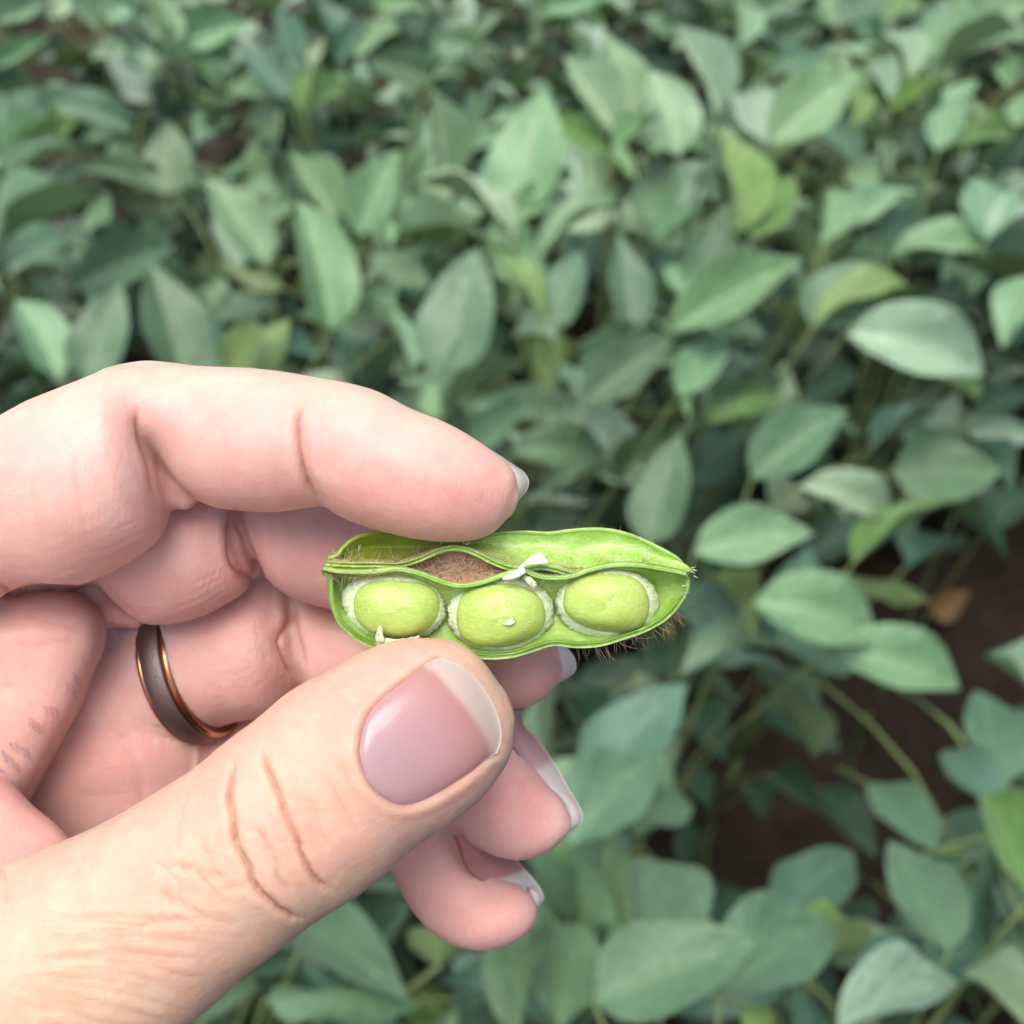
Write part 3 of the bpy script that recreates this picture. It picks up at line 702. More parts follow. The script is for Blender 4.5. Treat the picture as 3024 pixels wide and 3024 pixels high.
def memb_material():
    t = NT('white_bean_membrane'); co = t.coord()
    a = t.noise(co, 1100, 5, .7)
    c = t.mix(t.ramp(a, [(.35, 0.), (.65, 1.)]), (0.50, 0.64, 0.32), (0.74, 0.82, 0.62))
    b = t.principled(Base_Color=c, Roughness=.6, Specular_IOR_Level=.3, Subsurface_Weight=.2, Subsurface_Radius=(.8, 1, .6), Subsurface_Scale=.001, Normal=t.bump(a, .8, .0004))
    return t.done(b)
M_MEMB = memb_material()
M_HAIR = NT('brown_pod_hair'); M_HAIR = M_HAIR.done(M_HAIR.principled(Base_Color=(0.55, 0.40, 0.25), Roughness=.5))

pod = empty('soybean_pod', HAND_MAT)
tag(pod, 'fuzzy green soybean pod split open along its side, pinched between thumb and index finger', 'bean pod')
def closed_sheet(name, G, mat, thick, parent, tint=None):
    nu, nv, _ = G.shape
    n = np.cross(np.gradient(G, axis=0), np.gradient(G, axis=1)); n /= np.linalg.norm(n, axis=2, keepdims=True)+1e-9
    if n[..., 2].mean() < 0: n = -n
    th = thick if np.ndim(thick) == 0 else np.asarray(thick)[..., None]
    top = G.reshape(-1, 3); bot = (G-n*th).reshape(-1, 3); K = nu*nv
    f = grid_faces(nu, nv); f2 = [tuple(K+i for i in q[::-1]) for q in f]
    rim = [i*nv for i in range(nu)]+[(nu-1)*nv+j for j in range(1, nv)]+[i*nv+nv-1 for i in range(nu-2, -1, -1)]+[j for j in range(nv-2, 0, -1)]
    fr = [(rim[i], rim[i-1], K+rim[i-1], K+rim[i]) for i in range(len(rim))]
    o = mesh_obj(name, np.concatenate([top, bot]), f+f2+fr, mat, parent, mm=True)
    if tint is None: tint = np.ones((nu, nv, 3))
    set_color(o.data, 'tint', np.concatenate([tint.reshape(-1, 3), tint.reshape(-1, 3)*np.array((.75, .82, .6))]))
    return o, n
LA = zp([(82, 358), (130, 368), (230, 374), (330, 372), (420, 362), (480, 370), (560, 395), (640, 425), (700, 437), (780, 430), (850, 410), (920, 385), (1000, 366), (1050, 390), (1130, 402), (1220, 395), (1300, 366), (1400, 345), (1500, 342), (1600, 355), (1700, 375), (1738, 385)])
LB = zp([(95, 322), (200, 328), (330, 328), (430, 330), (500, 312), (560, 287), (620, 263), (680, 253), (740, 261), (800, 286), (870, 321), (940, 345), (1000, 351), (1080, 341), (1150, 352), (1220, 371), (1300, 358), (1400, 337), (1500, 334), (1600, 346), (1690, 362), (1745, 372)])
LO = zp([(84, 362), (118, 385), (126, 440), (132, 500), (146, 548), (168, 595), (205, 633), (250, 668), (330, 705), (420, 735), (520, 745), (640, 742), (750, 742), (850, 750), (950, 741), (1050, 712), (1120, 690), (1250, 698), (1350, 690), (1450, 660), (1550, 625), (1640, 573), (1698, 510), (1732, 450), (1742, 395)])
LU = zp([(95, 318), (125, 308), (150, 298), (180, 262), (240, 219), (320, 202), (400, 199), (480, 214), (560, 236), (650, 243), (740, 236), (850, 207), (1000, 194), (1130, 199), (1200, 189), (1300, 181), (1400, 187), (1500, 214), (1600, 260), (1700, 314), (1752, 345), (1768, 362)])
BEANS = [((420, 530), (184, 127), (-4), 'fleshy green bean at the stalk end of the pod with a white skin flap'),
         ((890, 562), (190, 143), 3, 'green bean in the middle of the pod, small white fleck on its face'),
         ((1378, 502), (186, 132), -6, 'oblong green bean nearest the pointed end of the pod')]
NU, NVV = 150, 26
def valve(name, inner, outer, z_in, z_out, depth, tintf, flat=.75):
    a = hermite(inner, NU); b = hermite(outer, NU)
    u = np.linspace(0, 1, NU); v = np.linspace(0, 1, NVV)
    z = np.interp(u, np.linspace(0, 1, len(z_in)), z_in)[:, None]*(1-v)+np.interp(u, np.linspace(0, 1, len(z_out)), z_out)[:, None]*v
    zx = ((a+b)/2)[:, 0]
    dep = depth(zx, u)
    z = z-dep[:, None]*np.sin(math.pi*v)[None, :]**flat
    px = a[:, None]*(1-v)[None, :, None]+b[:, None]*v[None, :, None]
    G = P(px[..., 0], px[..., 1], z)
    G[..., 2] += .10*np.sin(px[..., 0]/37+px[..., 1]/23)*np.sin(math.pi*v)[None, :]
    o, n = closed_sheet(name, G, M_POD, .5, pod, tintf(px, v))
    return G, n
cen = [zp([b[0]])[0, 0] for b in BEANS]
def dep_low(x, u):
    d = 3.4+1.3*sum(np.exp(-((x-c)/95)**2) for c in cen)
    return d*np.clip(np.minimum(u/.05, (1-u)/.10), 0, 1)**.6
def tint_low(px, v):
    t = np.ones(px.shape[:2]+(3,))
    e = np.exp(-(1-v)/.05)[None, :, None]
    t = t*(1-e)+np.array((.68, .80, .55))*e
    g = np.clip(1-np.min([np.abs(px[..., 0]-c) for c in cen], 0)/120, 0, 1)[..., None]   # wall tint darkens between the beans
    return t*(np.array((.72, .80, .55))*(1-g)+g)
G_low, n_low = valve('near_shell', LA, LO, [.8, .8, .9, .8, .6], [-.2, .2, .2, .2, .2, 0], dep_low, tint_low)
def dep_up(x, u):
    d = 1.2+2.6*np.exp(-((x-cen[0]+40)/150)**2)+.7*np.exp(-((x-1720)/140)**2)+.3*np.exp(-((x-1480)/100)**2)
    return d*np.clip(np.minimum(u/.05, (1-u)/.1), 0, 1)**.7
def tint_up(px, v):
    t = np.ones(px.shape[:2]+(3,))*np.array((.84, .95, .68))
    g = np.exp(-((px[..., 0]-1130)/150)**4)[..., None]
    t = t*(1-g)+np.array((.80, .72, .25))*g
    return t
G_up, n_up = valve('far_shell', LB, LU, [.3, .4, .6, .3, .4], [-1.5, -2.5, -2.5, -2.2, -1.0], dep_up, tint_up, .9)
def tube(path, r, n=8, closed_ends=True):
    path = np.asarray(path, float); k = len(path)
    r = np.broadcast_to(np.asarray(r, float), (k,))
    t = np.gradient(path, axis=0); t /= np.linalg.norm(t, axis=1, keepdims=True)+1e-12
    ref = np.array([0.13, 0.21, 0.97]); a = np.cross(t, ref); a /= np.linalg.norm(a, axis=1, keepdims=True)+1e-9; b = np.cross(t, a)
    ph = np.linspace(0, 2*math.pi, n, endpoint=False)
    V = path[:, None]+r[:, None, None]*(a[:, None]*np.cos(ph)[None, :, None]+b[:, None]*np.sin(ph)[None, :, None])
    f = grid_faces(k, n, True)+[tuple(range(n))[::-1], tuple((k-1)*n+i for i in range(n))]
    return V.reshape(-1, 3), f
def merge_meshes(lst):
    V, F, o = [], [], 0
    for v, f in lst:
        V.append(v); F += [tuple(i+o for i in q) for q in f]; o += len(v)
    return np.concatenate(V), F
def rim(line, z, r, name='rim'):
    l = hermite(line, 140); zz = np.interp(np.linspace(0, 1, 140), np.linspace(0, 1, len(z)), z)
    p = P(l[:, 0], l[:, 1], zz); u = np.linspace(0, 1, 140)
    rr = r*(.55+.45*np.clip(np.minimum(u, 1-u)/.08, 0, 1))*(1+.14*np.sin(u*61)+.1*np.sin(u*23+1))
    V, f = tube(p, rr)
    o = mesh_obj(name, V, f, M_RIM, pod, mm=True); set_color(o.data, 'tint', np.ones((len(V), 3)))
rim(LA, [.9, .9, 1.0, .9, .7], .15); rim(LB, [.4, .5, .7, .4, .5], .14); rim(LO, [-.3, .1, .1, .1, .1, -.1], .09)
# fuzzy outer skin showing in the gap between the two rims
a = hermite(LA, NU)[2:int(.72*NU)]; b = hermite(LB, NU)[2:int(.72*NU)]; NG = len(a); v = np.linspace(.03, .97, 14)
px = a[:, None]*(1-v)[None, :, None]+b[:, None]*v[None, :, None]
wid = np.abs(a[:, 1]-b[:, 1])
zg = .5-np.clip(wid/45, .05, 1.5)[:, None]*np.sin(math.pi*np.clip(v, 0, 1))[None]-.6
G_gap = P(px[..., 0], px[..., 1], zg)
closed_sheet('fuzzy_skin', G_gap, M_FUZZ, .5, pod)
# hairs
def hair(base, d, L, r, curl):
    n = 5; s = np.linspace(0, 1, n)[:, None]
    d = d/np.linalg.norm(d); c = curl-d*np.dot(curl, d)
    p = base+d*L*s+c*L*.5*s*s
    return tube(p, r*(1-.75*s[:, 0]), 3)
hs = []
for _ in range(900):                       # matted fuzz in the gap
    i = rng.integers(2, NG-2)
    if wid[i] < 4+rng.random()*14: continue
    j = rng.integers(1, 13)
    d = np.array([rng.normal(.2, 1), rng.normal(0, .8), .25+.25*rng.random()])
    hs.append(hair(G_gap[i, j]-np.array([0, 0, .05]), d, rng.uniform(.8, 2.6), .042, rng.normal(0, .9, 3)))
lo_l = hermite(LO, NU); up_l = hermite(LU, NU)
for _ in range(100):                       # bristles under the pointed half of the near shell
    u = 1-abs(rng.normal(0, .17))-.05
    if u < .5: continue
    i = int(u*(NU-1)); base = P(lo_l[i, 0], lo_l[i, 1]-3, -rng.uniform(.3, 2.4))
    d = np.array([.45+rng.normal(0, .5), -1+rng.normal(0, .25), rng.normal(-.2, .5)])
    hs.append(hair(base, d, rng.uniform(.9, 2.9), .026, rng.normal(0, .6, 3)+np.array([.25, .1, 0])))
for _ in range(60):
    u = rng.uniform(.42, .97)
    i = int(u*(NU-1)); base = P(up_l[i, 0], up_l[i, 1]+2, -2.3-rng.uniform(0, 1.2))
    hs.append(hair(base, np.array([rng.normal(.2, .6), 1, rng.normal(-.3, .5)]), rng.uniform(.4, 1.6)*(1.5 if u < .5 else .7), .026, rng.normal(0, .6, 3)))
for _ in range(26):
    i = rng.integers(int(.72*NU), NU-4); base = G_up[i, rng.integers(1, 6)]
    hs.append(hair(base, np.array([rng.normal(0, 1), rng.normal(.3, .6), .4]), rng.uniform(.8, 2.2), .022, rng.normal(0, .9, 3)))
hv, hf = merge_meshes(hs)
tag(mesh_obj('hair', hv, hf, M_HAIR, pod, mm=True), kind='stuff')
# torn white stalks of the seeds, fibres at the tip
def shred(name, st, parent, mat=None, jag=.0, n=14, m=12):
    st = [tuple(zp([r[:2]])[0])+tuple(zp([r[2:4]])[0])+r[4:] for r in st]
    V, tri = loft(st, n=n, m=m, cap0=.4, cap1=.3)
    if jag: V = V+rng.normal(0, jag, V.shape)
    return mesh_obj(name, V, tri.tolist(), mat or M_MEMB, parent, mm=True)
M_STALK = pod_material('seed_stalk', (0.66, 0.78, 0.42), (0.86, 0.90, 0.74), .8, rough=.4)
for st in ([(985, 338, 990, 352, 1.6, .8, .8), (1020, 308, 1030, 340, 1.9, .5, .6), (1050, 288, 1062, 336, 2.0, .16, .2), (1078, 280, 1100, 332, 1.9, .1, .15), (1092, 300, 1112, 328, 1.8, .1, .15)],
           [(903, 392, 908, 408, 1.8, .7, .7), (930, 376, 940, 406, 2.1, .6, .7), (965, 362, 975, 396, 2.1, .6, .7), (998, 350, 1008, 374, 1.9, .6, .7)],
           [(975, 345, 980, 362, 1.6, .7, .7), (990, 338, 996, 352, 1.7, .7, .7), (1010, 325, 1014, 336, 1.9, .8, .8)]):
    o = shred('seed_stalk', st, pod, M_STALK); set_color(o.data, 'tint', np.ones((len(o.data.vertices), 3)))
fb_ = []
tip = zp([(1760, 362)])[0]
for _ in range(6):
    base = P(tip[0]+rng.normal(0, 6), tip[1]+rng.normal(0, 6), -.5+rng.normal(0, .4))
    fb_.append(hair(base, np.array([1, rng.normal(-.1, .6), rng.normal(0, .5)]), rng.uniform(.25, .6), .10, rng.normal(0, .5, 3)))
for (zx, zy, dx, dy, L) in ((1545, 318, .7, 1.0, 2.4), (620, 245, .3, 1, .7), (728, 240, .2, 1, .8), (735, 245, .8, .4, .9), (245, 270, .3, 1, 1.), (150, 300, -.5, 1, .8), (1720, 470, 1, -.6, .8), (1725, 430, 1, -.3, .6)):
    q = zp([(zx, zy)])[0]
    for k in range(3): fb_.append(hair(P(q[0]+rng.normal(0, 2), q[1]+rng.normal(0, 2), .2), np.array([dx+rng.normal(0, .15), dy+rng.normal(0, .15), .4]), L*rng.uniform(.7, 1), .05, rng.normal(0, .5, 3)))
fv, ff = merge_meshes(fb_)
tag(mesh_obj('fibre', fv, ff, M_MEMB, pod, mm=True), kind='stuff')

# ---- the three beans, each in a torn white membrane
def bean(idx):
    (cx, cy), (rx, ry), rot, label = BEANS[idx]
    c = zp([(cx, cy)])[0]; RX, RY = rx/1.5456*S*1.07, ry/1.5456*S*1.08; RZ = min(RX, RY)*.92
    ZC = -1.35; ctr = P(c[0], c[1], ZC); a = math.radians(rot)
    M = np.array([[math.cos(a), -math.sin(a), 0], [math.sin(a), math.cos(a), 0], [0, 0, 1]])
    nu, nv = 40, 56
    th = np.linspace(.02, math.pi-.02, nu)[:, None]; ph = np.linspace(0, 2*math.pi, nv, endpoint=False)[None]
    sx = np.sin(th)*np.cos(ph); sy = np.sin(th)*np.sin(ph); sz = np.cos(th)*np.ones_like(ph)
    f3 = lambda x: np.sign(x)*np.abs(x)**.84
    d = 1+.025*np.sin(3*ph+idx*2)*np.sin(th)**2+.018*np.sin(2*ph+5*th+idx)
    V = np.stack([f3(sx)*RX*d, f3(sy)*RY*d, f3(sz)*RZ*d], -1).reshape(-1, 3)@M.T+ctr
    f = grid_faces(nu, nv, True)+[tuple(range(nv))[::-1], tuple((nu-1)*nv+i for i in range(nv))]
    o = mesh_obj('bean', V/1.0, f, M_BEAN, mm=True); o.matrix_world = HAND_MAT
    yy = np.clip(.5-(V[:, 1]-ctr[1])/RY*.5, 0, 1)[:, None]
    set_color(o.data, 'tint', np.array((1.0, 1.0, 1.0))*(1-.35*yy)+np.array((1.0, .95, .55))*.35*yy)
    tag(o, label, 'bean', 'beans in the opened pod')
    # membrane: a cup behind the bean with a ragged front edge
    nu, nv = 16, 160; ph = np.linspace(0, 2*math.pi, nv, endpoint=False)
    jag = sum(rng.normal(0, 1)*np.sin(k*ph+rng.uniform(0, 6.28))/k**1.05 for k in range(1, 30))*.055+rng.normal(0, .012, nv)
    top = np.clip(np.sin(ph), 0, 1)*(.16 if idx != 2 else .24)                       # thicker above the bean
    side = .08*np.clip(-np.cos(ph), 0, 1) if idx == 0 else .08*np.clip(np.cos(ph), 0, 1)
    phi0 = 1.30-top*1.3+jag*.35
    s = np.linspace(0, 1, nu)[:, None]; th = phi0[None]*(1-s)+2.0*s
    grow = 1.015+s**.8*(.23+(top*.8+side)+jag*1.2)[None]+.030*rng.normal(0, 1, (nu, nv))*s
    X = np.sin(th)*np.cos(ph)*RX*grow; Y = np.sin(th)*np.sin(ph)*RY*grow; Z = np.cos(th)*RZ*(1.02+.03*rng.normal(0, 1, (nu, nv)))-.05
    V = np.stack([X, Y, Z], -1).reshape(-1, 3)@M.T+ctr
    inner = np.stack([np.sin(th)*np.cos(ph)*RX*(grow-.03), np.sin(th)*np.sin(ph)*RY*(grow-.03), np.cos(th)*RZ*1.0-.3], -1).reshape(-1, 3)@M.T+ctr
    K = nu*nv; f1 = grid_faces(nu, nv, True)
    fr = [(j, K+j, K+(j+1) % nv, (j+1) % nv) for j in range(nv)]+[((nu-1)*nv+(j+1) % nv, K+(nu-1)*nv+(j+1) % nv, K+(nu-1)*nv+j, (nu-1)*nv+j) for j in range(nv)]
    mesh_obj('membrane', np.concatenate([V, inner]), f1+[tuple(K+i for i in q[::-1]) for q in f1]+fr, M_MEMB, o, mm=True)
    return o
B_OBJ = [bean(i) for i in range(3)]
shred('skin_flap', [(325, 655, 330, 690, 1.2, .3, .3), (332, 628, 362, 690, 1.7, .25, .3), (345, 612, 356, 652, 1.9, .2, .2)], B_OBJ[0], jag=.03)
shred('skin_flap', [(325, 680, 340, 712, .9, .3, .3), (360, 672, 380, 708, 1.2, .3, .3), (430, 676, 440, 694, 1.0, .15, .2), (520, 660, 524, 670, .7, .15, .2)], B_OBJ[0], jag=.04)
shred('skin_fleck', [(905, 602, 908, 612, 2.15, .15, .2), (930, 584, 940, 614, 2.3, .1, .15), (952, 580, 962, 600, 2.2, .1, .15)], B_OBJ[1], jag=.03)
shred('skin_flap', [(1005, 388, 1000, 402, .9, .4, .4), (1030, 392, 1020, 425, 1.1, .3, .3), (1058, 418, 1045, 445, .9, .3, .3)], B_OBJ[1], jag=.04)
print('pod done', round(time.time()-T0, 1))

# ------------------------------------------------------------------ soil
def soil_material():
    t = NT('dark_soil'); co = t.coord()
    a = t.noise(co, 9, 6, .65); b_ = t.noise(co, 60, 5, .7)
    c = t.mix(t.ramp(a, [(.35, 0.), (.7, 1.)]), (0.018, 0.0135, 0.009), (0.052, 0.039, 0.026))
    c = t.mix(t.math('MULTIPLY', t.ramp(b_, [(.55, 0.), (.75, 1.)]), .5), c, (0.09, 0.064, 0.044))
    return t.done(t.principled(Base_Color=c, Roughness=.95, Specular_IOR_Level=.15, Normal=t.bump(t.math('ADD', a, t.math('MULTIPLY', b_, .6)), 1.0, .02)))
ax_ = np.concatenate([[-250, -60, -15, -6], np.linspace(-3, -.7, 30), np.linspace(-.68, 1.9, 260), np.linspace(1.95, 4.5, 30), [7, 15, 60, 250]])
gx, gy = np.meshgrid(ax_, ax_, indexing='ij')
gz = .012*np.sin(gx*17+2*np.sin(gy*11))*np.sin(gy*19+1.5*np.sin(gx*13))+.007*np.sin(gx*41+gy*23)+rng.normal(0, .0015, gx.shape)
for fr_, am in ((60, .012), (110, .008)):            # clods
    cx_ = rng.uniform(-.6, 1.8, (900, 2)); 
    for x0, y0 in cx_:
        ia = np.searchsorted(ax_, [x0-2.2/fr_, x0+2.2/fr_]); ib = np.searchsorted(ax_, [y0-2.2/fr_, y0+2.2/fr_]); sl = (slice(*ia), slice(*ib))
        gz[sl] += am*rng.random()*np.exp(-((gx[sl]-x0)**2+(gy[sl]-y0)**2)*fr_*fr_)
g_ = mesh_obj('ground', np.stack([gx, gy, gz], -1).reshape(-1, 3), grid_faces(len(ax_), len(ax_)), soil_material())
tag(g_, kind='structure')

# ------------------------------------------------------------------ soybean leaves
def leaf_material():
    t = NT('soybean_leaf'); uv = t.coord('UV'); co = t.coord('Object')
    sep = t.node('SeparateXYZ'); t.link(uv, sep.inputs[0])
    u = t.math('ABSOLUTE', t.math('SUBTRACT', sep.outputs[0], .5)); v = sep.outputs[1]
    mid = t.math('SUBTRACT', 1.0, t.math('DIVIDE', u, .022), clamp=True)
    sv = t.math('FRACT', t.math('MULTIPLY', t.math('SUBTRACT', v, t.math('MULTIPLY', u, .62)), 8.5))
    sv = t.math('SUBTRACT', 1.0, t.math('DIVIDE', t.math('ABSOLUTE', t.math('SUBTRACT', sv, .5)), .07), clamp=True)
    vein = t.math('MAXIMUM', mid, t.math('MULTIPLY', sv, .55))
    oi = t.node('ObjectInfo')
    base = oi.outputs['Color']
    n1 = t.noise(co, 7, 5, .7); n2 = t.noise(co, 17, 5, .8)
    c = t.mix(1.0, base, t.ramp(n1, [(.3, (.72, .74, .70)), (.72, (1.30, 1.24, 1.32))]), 'MULTIPLY')
    c = t.mix(1.0, c, t.ramp(n2, [(.38, (.74, .77, .74)), (.68, (1.45, 1.32, 1.45))]), 'MULTIPLY')
    c = t.mix(t.math('MULTIPLY', vein, .5), c, (0.22, 0.36, 0.14))
    geo = t.node('NewGeometry')
    c = t.mix(t.math('MULTIPLY', geo.outputs['Backfacing'], .6), c, (0.20, 0.29, 0.13))
    hgt = t.math('ADD', t.math('MULTIPLY', vein, -.5), t.math('ADD', n2, t.math('MULTIPLY', n1, .8)))
    nrm = t.bump(hgt, .55, .0016)
    b = t.principled(Base_Color=c, Roughness=.33, Specular_IOR_Level=.65, Sheen_Weight=.12, Sheen_Roughness=.45, Sheen_Tint=(.8, 1, .88), Normal=nrm)
    tr_ = t.node('BsdfTranslucent'); t.link(t.mix(.5, c, (0.20, 0.36, 0.03)), tr_.inputs[0])
    mx = t.node('MixShader'); mx.inputs[0].default_value = .15
    t.link(b.outputs[0], mx.inputs[1]); t.link(tr_.outputs[0], mx.inputs[2])
    return t.done(mx)
M_LEAF = leaf_material()
def stem_material():
    t = NT('soybean_stem'); co = t.coord()
    c = t.mix(t.noise(co, 60, 3, .5), (0.10, 0.17, 0.05), (0.18, 0.24, 0.09))
    return t.done(t.principled(Base_Color=c, Roughness=.6))
M_STEM = stem_material()

def leaf_mesh(seed, fold, droop, shape, wave):
    """unit leaflet: base at the origin, tip at +y one unit away, half width .5 at the broadest"""
    r = np.random.default_rng(seed)
    na, nc = 13, 9
    t = np.linspace(0, 1, na)[:, None]; s = np.linspace(-1, 1, nc)[None]
    p, q = shape
    hw = t**p*(1-t)**q; hw = hw/hw.max()*.5
    hw = hw+.006
    asym = 1+.10*r.normal()*np.sign(s)
    x = s*hw*asym
    z = -fold*np.abs(x)*1.0
    z = -z if fold < 0 else -z*-1
    z = fold*np.abs(x)
    z = z+wave*hw*np.abs(s)**2*np.sin(t*9+r.uniform(0, 6)+s*2.0)
    z = z+.012*np.cos((t-np.abs(s)*.3)*53)*np.abs(s)*(1-np.abs(s))*2
    # droop along the length: bend about x
    th = droop*(t**1.6)*np.ones_like(s)
    y = t*np.ones_like(s); yy = np.zeros_like(y); zz = np.zeros_like(y)
    dt = 1/(na-1)
    for i in range(1, na):
        m = droop*(((i-.5)/(na-1))**1.3)
        yy[i] = yy[i-1]+dt*math.cos(m); zz[i] = zz[i-1]-dt*math.sin(m)
    k = np.array([yy[-1, 0], zz[-1, 0]]); L = np.hypot(*k); a = math.atan2(k[1], k[0])
    ca, sa = math.cos(-a), math.sin(-a)
    Y = (yy*ca-zz*sa)/L; Zc = (yy*sa+zz*ca)/L
    V = np.stack([x, Y-z*np.sin(-th)*.3, Zc+z], -1).reshape(-1, 3)
    f = grid_faces(na, nc)
    me = mesh_obj('leaf', V, f, M_LEAF, data_only=True)
    uvl = me.uv_layers.new(name='UVMap')
    U = np.stack([np.broadcast_to(s*.5+.5, (na, nc)), np.broadcast_to(t, (na, nc))], -1).reshape(-1, 2)
    li = np.empty(len(me.loops), int); me.loops.foreach_get('vertex_index', li)
    uvl.data.foreach_set('uv', U[li].ravel())
    return me
LEAVES = [leaf_mesh(i, *p) for i, p in enumerate([
    (.30, .30, (.60, 1.12), .09), (.45, .5, (.62, 1.15), .10), (.15, .8, (.58, 1.05), .12), (.6, .2, (.62, 1.2), .08), (-.2, .6, (.58, 1.05), .12), (.40, 1.0, (.62, 1.05), .10), (.25, .15, (.57, 1.05), .10), (.85, .45, (.66, 1.2), .10)])]

TONES = {'g': (0.098, 0.200, 0.104), 'p': (0.185, 0.345, 0.180), 'q': (0.265, 0.420, 0.270), 'y': (0.140, 0.280, 0.075), 'o': (0.110, 0.190, 0.050), 'd': (0.019, 0.066, 0.034), 'b': (0.070, 0.170, 0.108)}  # dark d and pale p, q put canopy shade and top light into leaf colour
def place_leaf(parent, mesh, base, axis, normal, L, W, tone, name='leaf'):
    o = bpy.data.objects.new(name, mesh); COL.objects.link(o)
    y = Vector(axis).normalized(); z = Vector(normal); z = (z-y*z.dot(y)).normalized(); x = y.cross(z)
    R = Matrix((x*W, y*L, z*L)).transposed().to_4x4(); R.translation = Vector(base)
    o.parent = parent
    o.matrix_basis = R
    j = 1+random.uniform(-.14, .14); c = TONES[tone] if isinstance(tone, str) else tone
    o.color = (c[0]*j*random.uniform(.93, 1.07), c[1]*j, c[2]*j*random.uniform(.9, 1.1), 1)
    return o

# rows run up to the right; plants stand about a hand's breadth apart
RU = np.array([.77, .64]); RN = np.array([-.64, .77])
def ray(px, py):
    x = (px-1512)/1512*TAN; y = (1512-py)/1512*TAN
    return RIGHT*x+UP*y+FWD
def at_height(px, py, h):
    r = ray(px, py); t = (h-CAM.z)/r.z
    return CAM+r*t
def project(v):
    d = Vector(v)-CAM; z = d.dot(FWD)
    if z < .01: return None
    return (1512+d.dot(RIGHT)/z/TAN*1512, 1512-d.dot(UP)/z/TAN*1512, z)

REG = {1: (0, 0, 1.756), 2: (900, 0, 1.756), 3: (1924, 0, 1.756), 4: (1300, 900, 1.756), 5: (2024, 1000, 1.932), 6: (1500, 1924, 1.268), 7: (600, 2500, 1.756)}
